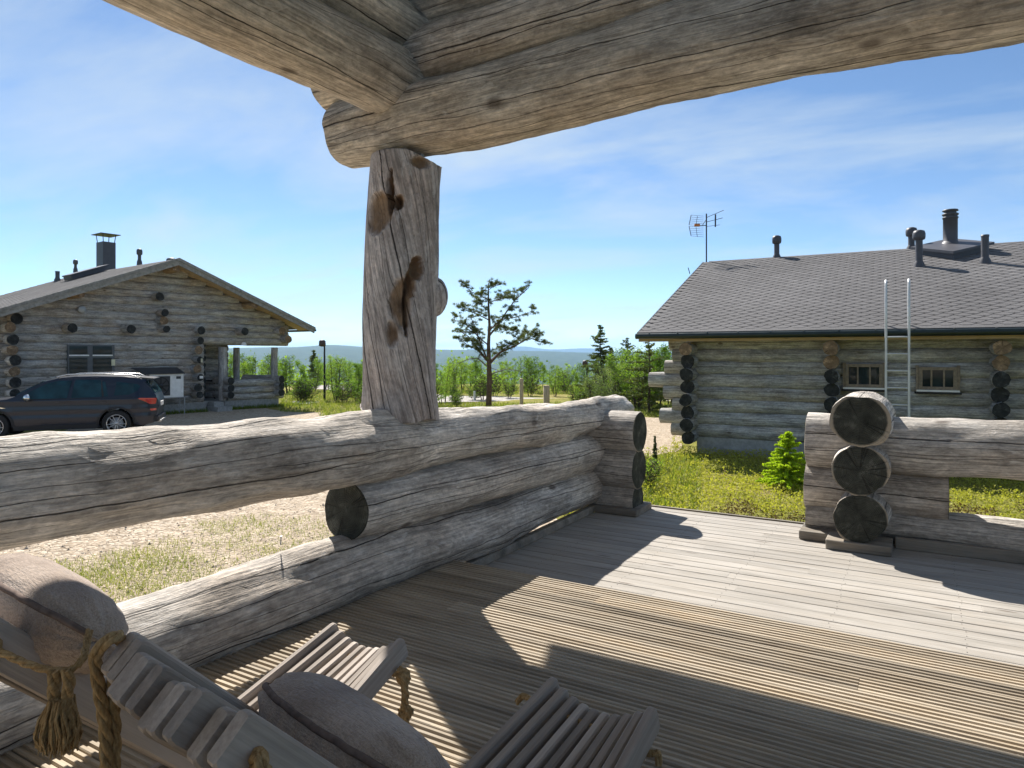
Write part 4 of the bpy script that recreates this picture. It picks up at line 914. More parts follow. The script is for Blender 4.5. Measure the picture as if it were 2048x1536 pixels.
# purlin ends under the roof
for t in (-3.0,3.0): a=MIDL+t; lcl(LC(a,-OV+.1,roofz(a)-.16),LC(a,.3,roofz(a)-.16),.12,mats=[M['fresh'],M['end_warm']])
lcl(LC(MIDL,-OV+.12,roofz(MIDL)-.24),LC(MIDL,.3,roofz(MIDL)-.24),.13,mats=[M['fresh'],M['end_warm']])
def lslope(px,py):
    d=RT*((px-1024)/FPX)+FW+Vector((0,0,(HY-py)/FPX)); cz=Vector((0,0,H)); nr=nL.cross(gL+Vector((0,0,PL))).normalized(); p0=LC(MIDL,0,APZ+.1); t=(p0-cz).dot(nr)/d.dot(nr); return cz+d*t
for px,py,h,r,cp in ((115,562,.38,.075,False),(151,540,.28,.06,True),(279,526,.32,.06,True)): roof_pipe(lc,lslope(px,py),h,r,cp)
q=LC(MIDL+.55,.6,APZ-.12); roof_pipe(lc,q,.20,.10)
ch=lslope(212,534); b=MB(); cz_=ch-oL
Mr=Matrix((gL,nL,Vector((0,0,1)))).transposed()
b.box(cz_+Vector((0,0,.42)),(.5,.62,1.2),Mr.to_4x4()); b.build('chimney',M['pipe'],lc)
b=MB()
for i in (-1,1):
    for j in (-1,1): b.tube([cz_+Mr@Vector((i*.22,j*.27,1.0)),cz_+Mr@Vector((i*.25,j*.31,1.32))],.018,6)
b.box(cz_+Vector((0,0,1.34)),(.78,.92,.025),Mr.to_4x4()); b.box(cz_+Vector((0,0,1.365)),(.5,.6,.02),Mr.to_4x4()); b.build('chimney_cap',M['black'],lc)
hc=lslope(185,548)-oL; b=MB(); ex_=(-gL-Vector((0,0,PL))).normalized()
Mh=Matrix((ex_,nL,ex_.cross(nL))).transposed(); b.box(hc+Mh@Vector((.25,0,0))+Vector((0,0,.10)),(1.3,.7,.16),Mh.to_4x4()); b.box(hc+Mh@Vector((.25,0,0))+Vector((0,0,.20)),(1.4,.8,.04),Mh.to_4x4()); b.build('roof_hatch',M['pipe'],lc)
# window
def lrect(b,px0,y0,px1,y1,n0,n1,nr=0):
    a0,z1=lpix(px0,y0,nr); a1_,z0=lpix(px1,y1,nr); slab(b,a0,a1_,n0,n1,z0,z1,LC,oL)
b=MB(); lrect(b,136,689,229,768,-.20,-.05,-.20); fr=b.build('window',M['greyframe'],lc)
for x0,y0,x1,y1 in ((139,692,175,708),(186,692,224,708),(139,716,175,765),(186,716,224,765)):
    b=MB(); lrect(b,x0,y0,x1,y1,-.215,-.202,-.215); b.build('pane',M['glass'],fr)
for x0,x1 in ((138,178),(185,225)): b=MB(); lrect(b,x0,709.5,x1,712,-.235,-.217,-.22); b.build('blind_rail',M['white'],fr)
vt=MB(); a,zv=lpix(163,619,-.16); 
vt.lathe([(0,.06),(.10,.06),(.115,.05),(.12,0),(.12,-.05)],24,(0,0,0)); Mv=Matrix((gL,Vector((0,0,1)),-nL)).transposed().to_4x4()
link('air_vent',vt.mesh('air_vent'),M['galv'],lc,mat=Matrix.Translation(LC(a,-.16,zv)-oL)@Mv)
b=MB(); lrect(b,222,719,229,731,-.25,-.203,-.2); b.build('thermometer',M['cream'],lc)
b=MB(); lrect(b,401.5,717,405,725,-.52,-.505,-.5); b.build('sign_plate',M['cream'],lc); b=MB(); lrect(b,399,752,406,757,-.52,-.505,-.5); b.build('number_plate',M['white'],lc)
# wall lamp
a,zv=lpix(487,687,-.3); wlmp=tag(empty('wall_lamp',LC(a,-.16,zv)),'small white wall lamp over the entrance of the left cabin','lamp')
b=MB(); b.lathe([(.0,.06),(.05,.05),(.10,-.02),(.11,-.07),(.09,-.075)],16,(0,0,0)); b.build('lamp_shade',M['white'],wlmp,loc=tuple(-nL*.16)); b=MB(); b.tube([Vector((0,0,.0)),-nL*.14+Vector((0,0,.04))],.015,6); b.build('lamp_arm',M['black'],wlmp)
# dark bench and table in the entrance
b=MB(); a=aP+.9
bt_=tag(empty('bench',LC(a,1.2,-.5)),'dark wooden table and bench in the shade of the left cabin entrance','bench')
b.box((0,0,.72),(1.0,.6,.05),Mr.to_4x4()); 
for i in (-1,1):
    for j in (-1,1): b.box(Mr@Vector((i*.42,j*.24,.35)),(.06,.06,.7))
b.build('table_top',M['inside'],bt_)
# heat pump
a,zv=lpix(333,760,-.7)
hp_=tag(empty('heat_pump',LC(a,-.55,GZ)),'white heat pump with fan under a steel hood against the left cabin','heat pump')
def hpb(name,c,d,m,ch=0):
    b=MB(); b.box(Mr@Vector(c),d,Mr.to_4x4(),ch=ch); return b.build(name,m,hp_)
W_=1.15; hh=.80; zb=.62
hpb('casing',(0,0,zb+hh/2),(W_,.36,hh),M['white'],.0)
hpb('fan_grille',(-.20,-.19,zb+hh/2),(.60,.02,hh-.14),M['darkgrey']); 
b=MB(); Mf=Matrix((gL,Vector((0,0,1)),-nL)).transposed().to_4x4(); b.lathe([(.0,.02),(.08,.03),(.09,.0)],16); 
for k in range(8): t=k*math.pi/4; b.box((math.cos(t)*.16,math.sin(t)*.16,.008),(.2,.05,.006),Matrix.Rotation(t,4,'Z'))
b.lathe([(.27,.0),(.28,.012),(.30,.012),(.31,0)],32); link('fan',b.mesh('fan'),M['black'],hp_,mat=Matrix.Translation(Mr@Vector((-.22,-.205,zb+hh/2)))@Mf)
hpb('label_plate',(.40,-.184,zb+hh-.13),(.16,.006,.09),M['darkgrey'])
b=MB(); pts=[(-.75,-.25,zb+hh+.02),(.6,-.25,zb+hh+.02),(.6,.3,zb+hh+.22),(-.95,.3,zb+hh+.22)]; b.add([Mr@Vector(p) for p in pts]+[Mr@Vector((p[0],p[1],p[2]-.02)) for p in pts],[(0,1,2,3),(7,6,5,4),(0,4,5,1),(1,5,6,2),(2,6,7,3),(3,7,4,0)]); b.build('hood',M['darkgrey'],hp_)
hpb('hood_side',(-.72,.0,zb+hh/2),(.03,.36,hh),M['darkgrey'])
b=MB()
for i in (-.5,.62):
    for j in (-.16,.16): b.tube([Mr@Vector((i,j,0)),Mr@Vector((i,j,zb-.03))],.018,6)
for j in (-.16,.16): b.tube([Mr@Vector((-.6,j,zb-.02)),Mr@Vector((.75,j,zb-.02))],.02,6)
b.build('stand',M['galv'],hp_)

# ------------------------------------------------------------------ car
def car():
    SC=.935; rw=P((234-1024)/FPX*17.55,17.55,GZ); X=(-RT*.94-FW*.34).normalized(); Y=Vector((-X.y,X.x,0))  # Y: far side or near side
    if Y.dot(FW)>0: Y=-Y   # Y towards the camera (near side)
    Mx=Matrix((X,Y,Vector((0,0,1)))).transposed()
    flipd=X.cross(Y).z<0
    hw=.94; org=(rw-Y*(hw-.10)*SC); org.z=GZ
    root=tag(empty('parked_car',org),'dark blue estate car parked on the gravel in front of the left cabin','car'); root.scale=(SC,)*3
    Mw=Mx.to_4x4()
    WB=2.81
    top=[(-.96,.62),(-1.0,.80),(-.985,.93),(-.95,1.05),(-.93,1.12),(-.78,1.34),(-.66,1.50),(-.70,1.55),(-.50,1.60),(-.1,1.645),(.5,1.66),(1.0,1.655),(1.4,1.62),(1.72,1.53),(2.15,1.27),(2.38,1.13),(2.5,1.085),(3.0,1.04),(3.4,.97),(3.58,.88),(3.66,.74),(3.68,.55),(3.64,.34),(3.5,.25)]
    bot=[]
    def arch(cx_,r=.415,zc=.36):
        return [(cx_+r*math.cos(t),zc+r*math.sin(t)) for t in [math.radians(a) for a in range(-10,191,12)]]
    outline=top+arch(WB)+[(2.3,.24),(.5,.24)]+arch(0.)+[(-.6,.28),(-.88,.34),(-.95,.45)]
    def half(x,z):
        wv=hw
        if z>1.02: wv-= (z-1.02)*.33+max(0,z-1.45)*.55
        if z<.5: wv-=(.5-z)*.12
        if .80<z<1.02: wv-= .012
        if .55<z<.75: wv-=.014*math.sin((z-.55)/.2*math.pi)
        if x<-.3: wv-=.30*((-.3-x)/.7)**2.6
        if x>2.7: wv-=.34*((x-2.7)/.98)**2.6
        return max(wv,.2)
    bm=bmesh.new(); n=len(outline)
    va=[bm.verts.new((x,1,z)) for x,z in outline]; vb=[bm.verts.new((x,-1,z)) for x,z in outline]
    bm.faces.new(va); bm.faces.new(vb[::-1])
    for i in range(n): bm.faces.new((va[i],vb[i],vb[(i+1)%n],va[(i+1)%n]))
    for zc in [.35,.45,.55,.6,.65,.7,.75,.82,.9,1.0,1.04,1.12,1.2,1.3,1.4,1.5,1.58]: bmesh.ops.bisect_plane(bm,geom=bm.verts[:]+bm.edges[:]+bm.faces[:],plane_co=(0,0,zc),plane_no=(0,0,1))
    for xc in [-.85,-.7,-.55,-.4,-.2,.0,.3,.6,1.,1.4,1.8,2.2,2.6,2.8,3.,3.2,3.35,3.5,3.6]: bmesh.ops.bisect_plane(bm,geom=bm.verts[:]+bm.edges[:]+bm.faces[:],plane_co=(xc,0,0),plane_no=(1,0,0))
    for yc in (-.97,-.9,-.75,-.45,0,.45,.75,.9,.97): bmesh.ops.bisect_plane(bm,geom=bm.verts[:]+bm.edges[:]+bm.faces[:],plane_co=(0,yc,0),plane_no=(0,1,0))
    for v in bm.verts:
        x,t,z=v.co; a=abs(t); wv=half(x,z); crown=1-a**2.4
        if z>.95: z2=z+.035*(crown-.6) if z>1.0 else z
        else: z2=z
        # round the shoulder of roof, bonnet and tail where side and top meet
        v.co=(x,t*wv,z2)
    bmesh.ops.recalc_face_normals(bm,faces=bm.faces)
    for f in bm.faces: f.smooth=True
    me=bpy.data.meshes.new('body'); bm.to_mesh(me); bm.free()
    for v in me.vertices: v.co=Mx@v.co
    if flipd: me.flip_normals()
    body=link('body',me,M['carpaint'],root); md=body.modifiers.new('bevel','BEVEL'); md.width=.022; md.segments=3; md.limit_method='ANGLE'; md.angle_limit=R_(42)
    mw=body.modifiers.new('wn','WEIGHTED_NORMAL'); mw.keep_sharp=False
    def T(x,y,z): return Mx@Vector((x,y,z))
    def panel(name,poly,side,mat,off=.004,th=.004,parent=root):
        # polygon on the flank, refined so that it follows the tumblehome
        bm=bmesh.new(); vs=[bm.verts.new((x,0,z)) for x,z in poly]; bm.faces.new(vs)
        for zc in [.35,.45,.55,.6,.65,.7,.75,.82,.9,1.0,1.04,1.12,1.2,1.3,1.4,1.5]: bmesh.ops.bisect_plane(bm,geom=bm.verts[:]+bm.edges[:]+bm.faces[:],plane_co=(0,0,zc),plane_no=(0,0,1))
        for xc in [-.85,-.7,-.55,-.4,-.2,.3,.6,1.,1.4,1.8,2.2,2.6,2.8,3.]: bmesh.ops.bisect_plane(bm,geom=bm.verts[:]+bm.edges[:]+bm.faces[:],plane_co=(xc,0,0),plane_no=(1,0,0))
        for v in bm.verts: x,_,z=v.co; v.co=(x,side*(half(x,z)+off),z)
        r=bmesh.ops.extrude_face_region(bm,geom=bm.faces[:]); 
        for v in [g for g in r['geom'] if isinstance(g,bmesh.types.BMVert)]: v.co.y-=side*(th+.002)
        bmesh.ops.recalc_face_normals(bm,faces=bm.faces); me=bpy.data.meshes.new(name); bm.to_mesh(me); bm.free()
        for v in me.vertices: v.co=Mx@v.co
        if flipd: me.flip_normals()
        return link(name,me,mat,parent)
    for sd in (1,-1):
        panel('side_window',[(1.16,1.07),(1.08,1.53),(1.38,1.53),(1.62,1.47),(2.0,1.26),(2.22,1.10),(2.16,1.06)],sd,M['carglass'])
        panel('side_window',[(.20,1.10),(.28,1.47),(.45,1.54),(1.0,1.555),(1.06,1.07)],sd,M['carglass'])
        panel('side_window',[(-.30,1.14),(-.50,1.24),(-.56,1.36),(-.48,1.42),(.02,1.49),(.06,1.12)],sd,M['carglass'])
        panel('pillar_trim',[(.30,1.10),(.345,1.10),(.40,1.52),(.37,1.51)],sd,M['trim'],.009)
        panel('sill_trim',[(.44,.25),(.44,.36),(2.36,.36),(2.36,.25)],sd,M['trim'],.008)
        for x0,x1 in ((1.105,1.11),(.16,.165),(2.335,2.34)): panel('door_gap',[(x0,.40),(x1+.004,.40),(x1+.004,1.0),(x0,1.0)],sd,M['trim'],.0015)
        for x0 in (1.22,.24): panel('door_handle',[(x0,.945),(x0+.2,.95),(x0+.2,.975),(x0,.97)],sd,M['carpaint'],.03,.03)
        panel('window_trim',[(-.55,1.06),(-.55,1.052),(2.2,1.045),(2.2,1.06)],sd,M['trim'],.006)
        panel('tail_light',[(-.93,.86),(-.95,1.02),(-.55,1.045),(-.52,1.02),(-.70,.93),(-.80,.86)],sd,M['tail'],.010,.06)
        panel('reflector',[(-.94,.68),(-.94,.74),(-.80,.73),(-.82,.68)],sd,M['tail'],.008,.03)
        panel('fender_badge',[(2.52,.84),(2.66,.87),(2.70,.86),(2.62,.83)],sd,M['chrome'],.008)
        for cxw in (0,WB):
            arcs=[(cxw+.475*math.cos(t),.36+.465*math.sin(t)) for t in [math.radians(a) for a in range(0,181,12)]]+[(cxw+.418*math.cos(t),.36+.418*math.sin(t)) for t in [math.radians(a) for a in range(180,-1,-12)]]
            panel('arch_trim',arcs,sd,M['trim'],.012,.05)
        # mirror
        b=MB(); b.lathe([(0,-.13),(.07,-.11),(.095,-.02),(.09,.08),(.0,.12)],14,(0,0,0),axis='Y'); mm=b.mesh('mirror')
        for v in mm.vertices: v.co=T(2.02+v.co.x*.8,sd*(hw+.10)+v.co.y,1.10+v.co.z)
        link('mirror',mm,M['chrome'] if sd>0 else M['carpaint'],root)
        # roof rail
        b=MB(); b.tube([T(-.45,sd*.66,1.60),T(-.3,sd*.66,1.665),T(.4,sd*.68,1.70),T(1.2,sd*.68,1.69),T(1.45,sd*.67,1.63)],.018,8); b.build('roof_rail',M['alloy'],root)
        for cxw in (0,WB):
            wh=empty('wheel',T(cxw,sd*(hw-.115),.36),0,root)
            Wm=Mx.to_4x4()
            b=MB(); b.lathe([(.24,.11),(.33,.118),(.355,.09),(.36,.0),(.355,-.09),(.33,-.118),(.24,-.11),(.24,.11)],48,axis='Y'); mt=b.mesh('tyre'); mt.transform(Wm); link('tyre',mt,M['tyre'],wh)
            b=MB(); s=sd*-1*-1
            b.lathe([(.245,-.10),(.235,-.09),(.235,.09),(.245,.112),(.228,.115),(.222,.095)],40,axis='Y') if True else None
            yf=.10*sd
            for k in range(10):
                t=2*math.pi*k/10; t2=t+.10*(1 if k%2 else -1)
                b.tube([(.04*math.cos(t),yf*.9,.04*math.sin(t)),(.225*math.cos(t2),yf,.225*math.sin(t2))],[.013,.011],6)
            b.lathe([(0,yf*1.02),(.05,yf*1.0),(.055,yf*.7)],16,axis='Y'); mr=b.mesh('rim'); mr.transform(Wm); link('rim',mr,M['alloy'],wh)
            b=MB(); b.lathe([(.0,yf*.45),(.16,yf*.45),(.165,yf*.3)],24,axis='Y'); mr=b.mesh('brake_disc'); mr.transform(Wm); link('brake_disc',mr,M['galv'],wh)
            b=MB(); b.lathe([(.0,-yf*.3),(.235,-yf*.3)],24,axis='Y'); mr=b.mesh('wheel_well'); mr.transform(Wm); link('hub_back',mr,M['inside'],wh)
    # windscreen, rear window, lamps and plates
    def quad(name,pts,mat,th=.01):
        v=[T(*p) for p in pts]; nrm=(v[1]-v[0]).cross(v[2]-v[0]).normalized(); nrm=nrm if nrm.dot(v[0]-T(1.2,0,.9))>0 else -nrm
        b=MB(); vs=[p+nrm*.02 for p in v]+[p-nrm*th for p in v]; b.add(vs,[(0,1,2,3),(7,6,5,4),(0,4,5,1),(1,5,6,2),(2,6,7,3),(3,7,4,0)]); return b.build(name,mat,root)
    quad('windscreen',[(1.78,.62,1.50),(2.34,.74,1.17),(2.34,-.74,1.17),(1.78,-.62,1.50)],M['carglass'])
    quad('rear_window',[(-.68,.56,1.48),(-.905,.64,1.15),(-.905,-.64,1.15),(-.68,-.56,1.48)],M['carglass'])
    b=MB(); pts=[(-.48,1.605),(-.86,1.565),(-.87,1.545),(-.6,1.53)]; vs=[T(x,s_*.62,z) for s_ in (1,-1) for x,z in pts]; b.add(vs,[(0,1,2,3),(7,6,5,4),(0,4,5,1),(1,5,6,2),(2,6,7,3),(3,7,4,0)]); b.build('spoiler',M['carpaint'],root)
    b=MB(); b.box(T(-1.0,0,.84),(.02,.52,.12),Mw); b.build('number_plate',M['plate'],root)
    b=MB(); b.box(T(-.93,0,.45),(.16,1.5,.16),Mw,ch=.02); b.build('rear_bumper',M['trim'],root); b=MB(); b.box(T(-.985,0,.37),(.12,1.1,.05),Mw,ch=.01); b.build('bumper_insert',M['alloy'],root)
    b=MB(); b.box(T(3.5,0,.72),(.3,1.3,.2),Mw,ch=.03); b.build('grille',M['trim'],root)
    for sd in (1,-1): b=MB(); b.box(T(3.46,sd*.62,.84),(.3,.26,.12),Mw,ch=.03); b.build('headlight',M['galv'],root)
    b=MB(); b.box(T(1.4,0,.33),(4.0,1.5,.2),Mw); b.build('underbody',M['inside'],root)
car()

# ------------------------------------------------------------------ lamp posts, stakes, sign marker
def lamp_post(px,ybase,ytop,label,u=None):
    p=G(px,ybase) if u is None else P((px-1024)/FPX*u,u,GZ); d=Vector((p.x,p.y,0)).dot(FW); h=H+(HY-ytop)/FPX*d-GZ
    l=tag(empty('street_lamp',p),label,'lamp post'); l.rotation_euler=(0,0,R_(YAW))
    b=MB(); b.tube([(0,0,-.1),(0,0,h-.08)],[.055,.035],10); b.build('pole',M['black'],l)
    b=MB(); b.lathe([(.05,h-.30),(.16,h-.27),(.15,h-.06),(.10,h),(0,h+.01)],14,(-.10,0,0)); b.build('lamp_head',plain('brown_lamp_head',(.08,.05,.045),.5),l); b=MB(); b.tube([(0,0,h-.12),(-.1,0,h-.03)],.02,6); b.build('arm',M['black'],l)
lamp_post(649,800,680,'tall thin lamp post left of the porch post')
lamp_post(1174,0,721,'short dark lamp post among the trees right of the pine',38.)
def stake(px,yt,u,w_,label,cat,mat=None):
    p=P((px-1024)/FPX*u,u,GZ); h=H+(HY-yt)/FPX*u-GZ
    b=MB(); b.lathe([(w_,-.1),(w_,h-.02),(w_*.8,h),(0,h)],12); b.lathe([(w_*1.04,h*.7),(w_*1.04,h*.72)],12); o_=b.build('wooden_post',mat or M['stakewood'],loc=p); return tag(o_,label,cat)
stake(1043,757,27.,.075,'taller leaning pale wooden post by the road','post'); stake(1093,771,26.,.12,'short thick pale wooden post by the road','post')
stake(949,782,31.,.05,'small white marker post at the edge of the road','post',M['white'])

# ------------------------------------------------------------------ trees
RS=np.random.RandomState(11)
def branch(b,p,d,L,r,depth,tips,rs,droop=0.,spread=.9,segs=5,nsub=3):
    pts=[p]; q=p.copy(); dd=d.normalized()
    for i in range(segs): dd=(dd+Vector((rs.uniform(-.22,.22),rs.uniform(-.22,.22),rs.uniform(-.12,.16)-droop))).normalized(); q=q+dd*(L/segs); pts.append(q.copy())
    b.tube(pts,[r*(1-.75*i/segs) for i in range(segs+1)],6 if r>.02 else 4,cap=False)
    if depth==0: tips.extend(pts[1:]); return
    for k in range(nsub):
        t=rs.uniform(.35,1.); i=min(segs,int(t*segs)); o_=pts[i]; nd=(dd+Vector((rs.uniform(-1,1),rs.uniform(-1,1),rs.uniform(-.3,.7)))*spread).normalized()
        branch(b,o_,nd,L*rs.uniform(.45,.65),r*.5,depth-1,tips,rs,droop,spread,max(3,segs-1),nsub)
    tips.append(pts[-1])
def birch_proto(seed,h=3.6,leafs=2600,mat='birch_leaf',stems=3,wid=1.,ls=.075):
    rs=random.Random(seed); b=MB(); tips=[]
    for s in range(stems):
        a=rs.random()*6.28; d=Vector((math.cos(a)*.28*wid,math.sin(a)*.28*wid,1)); base=Vector((math.cos(a)*.08,math.sin(a)*.08,0)); hh_=h*rs.uniform(.72,1.)
        pts=[base]; q=base.copy(); dd=d.normalized(); n=8
        for i in range(n): dd=(dd+Vector((rs.uniform(-.16,.16),rs.uniform(-.16,.16),.12))).normalized(); q=q+dd*(hh_/n); pts.append(q.copy())
        b.tube(pts,[.05*(1-.85*i/n)*h/3.6 for i in range(n+1)],7,cap=False)
        for i in range(2,n+1):
            for k in range(3):
                a2=rs.random()*6.28; L=(.30+.75*(1-abs(i/n-.45)))*h*.19*wid; branch(b,pts[i],Vector((math.cos(a2),math.sin(a2),rs.uniform(.1,.9))),L,.014,1,tips,rs,.02,.9,4,3)
    tr=b.mesh('trunk'); tr.materials.append(M['bark'])
    T_=np.array([tuple(t) for t in tips]); rsn=np.random.RandomState(seed); idx=rsn.randint(0,len(T_),leafs); C=T_[idx]+rsn.normal(scale=.11*h/3.6,size=(leafs,3)); C=C[C[:,2]>.25]
    cr_=quads_mesh('crown',leaf_quads(C,ls,rsn,0,.75)); cr_.materials.append(M[mat]); return tr,cr_
def tree_inst(name,proto,p,s,rz,label,cat,group,sz=1.):
    if name=='birch_tree': s*=3.6/max(v.co.z for v in proto[1].vertices)
    r=empty(name,p,rz); tag(r,label,cat,group); r.scale=(s,s,s*sz)
    for nm,me in zip(('trunk','crown'),proto):
        o_=bpy.data.objects.new(nm,me); COL.objects.link(o_); o_.parent=r
    return r
PB=[birch_proto(s,3.6,3000,'birch_leaf',st,w_) for s,st,w_ in ((1,3,1.),(2,2,.8),(3,4,1.15),(4,3,.9),(5,1,.7))]
PW=[birch_proto(s,3.0,2800,'birch_pale',4,1.3,.07) for s in (21,22)]
rt=random.Random(99)
def gpt(px,u): return P((px-1024)/FPX*u,u,GZ-.05)
# measured birches: pixel x, depth, photo y of the top
spots=[(500,33,705),(522,30,700),(545,35,703),(575,36,706),(600,31,715),(628,38,712),(655,40,705),(672,31,703),(700,35,712),(716,30,722),(735,37,715),
 (882,28,735),(905,36,705),(925,39,712),(950,37,708),(1010,41,718),(1028,44,712),(1050,40,704),(1062,37,708),(1085,43,720),(1105,38,725),(1130,41,722),(1150,36,728),(1170,41,722),
 (1225,38,712),(1245,34,720),(1262,38,712),(1285,36,708),(1315,38,715),(1335,36,712),(1352,37,718),(1372,38,725),(480,40,700),(455,42,700),(1400,40,715),(1430,42,712),(1252,27,692),(1275,26,684),(1300,27,688),(1322,26,682),(1340,28,695),(1262,29,688),(1238,33,700),(1288,33,695),(1150,33,735),(1110,34,728),(890,30,722),(862,26,728)]
gl='mountain birches beyond the railing'
for i,(px,u,yt) in enumerate(spots):
    h=(HY-yt)/FPX*u+H-GZ; pr=PB[i%5]; q=tree_inst('birch_tree',pr,gpt(px,u),h/3.6,rt.random()*6.28,'low bright green mountain birch in the thicket behind the railing','tree',gl)
    if px<760: q['label']='low bright green birch in the thicket between the left cabin and the porch post'; q['group']='birches by the left cabin'
    elif px>1200: q['label']='green birch in the thicket beside the right cabin'; q['group']='birches beside the right cabin'
LM=[(590,'end of the left cabin'),(649,'tall lamp post'),(800,'porch post'),(977,'solitary pine'),(1043,'tall wooden stake'),(1093,'thick wooden post'),(1174,'short dark lamp post'),(1250,'tall dark spruce'),(1350,'right cabin corner')]
ORD=['nearest','second','third','fourth','fifth','sixth','seventh','eighth','ninth','tenth','eleventh','twelfth','thirteenth','fourteenth','fifteenth','sixteenth','seventeenth']
def relabel(items,noun):
    d={}
    for px,o_ in items: l=min(LM,key=lambda m:abs(m[0]-px)); d.setdefault((l[1],px<l[0]),[]).append((abs(px-l[0]),id(o_),o_))
    for (nm,lf),v in d.items():
        for k,(_,_,o_) in enumerate(sorted(v)): o_['label']='%s, %s one to the %s of the %s'%(noun,ORD[min(k,16)],'left' if lf else 'right',nm)
def pxof(o_): v=Vector((o_.location.x,o_.location.y,0)); return 1024+FPX*v.dot(RT)/v.dot(FW)
relabel([(pxof(o_),o_) for o_ in COL.objects if o_.name.startswith('birch_tree')],'bright green mountain birch')
for i in range(46):   # second row on the slope
    px=(430+rt.random()*340) if i%2 else (860+rt.random()*540); u=44+rt.random()*12; yt=732+rt.random()*22
    h=(HY-yt)/FPX*u+H-GZ; q=tree_inst('birch_tree',PB[rt.randrange(5)],gpt(px,u),max(.45,h/3.6),rt.random()*6.28,'birch in the far row behind the thicket','tree','birches in the far row',1.)
for px,u,yt in ((1185,30,745),(1212,28,715),(1232,27,728),(1205,26,760)):
    h=(HY-yt)/FPX*u+H-GZ; tree_inst('willow_shrub',PW[px%2],gpt(px,u),h/3.0,px,'pale silvery willow shrub below the dark spruce','shrub','pale willow shrubs')
# low bushes at the foot of the thicket
PS=[birch_proto(s,1.2,900,'birch_leaf',5,1.7,.06) for s in (31,32,33)]
for i in range(40):
    px=(590+rt.random()*150) if i%3==0 else (880+rt.random()*480); u=27+rt.random()*14
    tree_inst('low_bush',PS[i%3],gpt(px,u),.5+rt.random()*.5,rt.random()*6,'low green bush at the foot of the birches','bush','low bushes under the birches')
relabel([(pxof(o_),o_) for o_ in COL.objects if o_.get('group')=='birches in the far row'],'small far birch')
relabel([(pxof(o_),o_) for o_ in COL.objects if o_.name.startswith('low_bush')],'low green bush')
for k,o_ in enumerate(sorted([o_ for o_ in COL.objects if o_.name.startswith('willow_shrub')],key=pxof)): o_['label']='pale silvery willow shrub below the dark spruce, %s from the left'%('first','second','third','last')[k]
def wood(name,n,umin,umax,label):
    C=[]; rs=np.random.RandomState(5)
    out=[]
    for i in range(n):
        u=umin+(umax-umin)*rs.rand()**1.3; px=rs.uniform(-200,2300); 
        ri=u; z=GZ; 
        t=min(1,max(0,(ri*1.1-47)/85)); t=t*t*(3-2*t); z-=15*t
        p=P((px-1024)/FPX*u,u,z); h=rs.uniform(2.2,4.2); m=110
        cc=rs.normal(size=(m,3))*np.array([.75,.75,.22*h])+np.array([p.x,p.y,p.z+h*.55]); out.append(leaf_quads(cc,.26,rs,0,.8))
    me=quads_mesh(name,np.concatenate(out)); return tag(link(name,me,M['birch_leaf']),label,'wood',None,'stuff')
wood('far_birch_wood',1500,60,190,'birch wood running down the slope beyond the road')
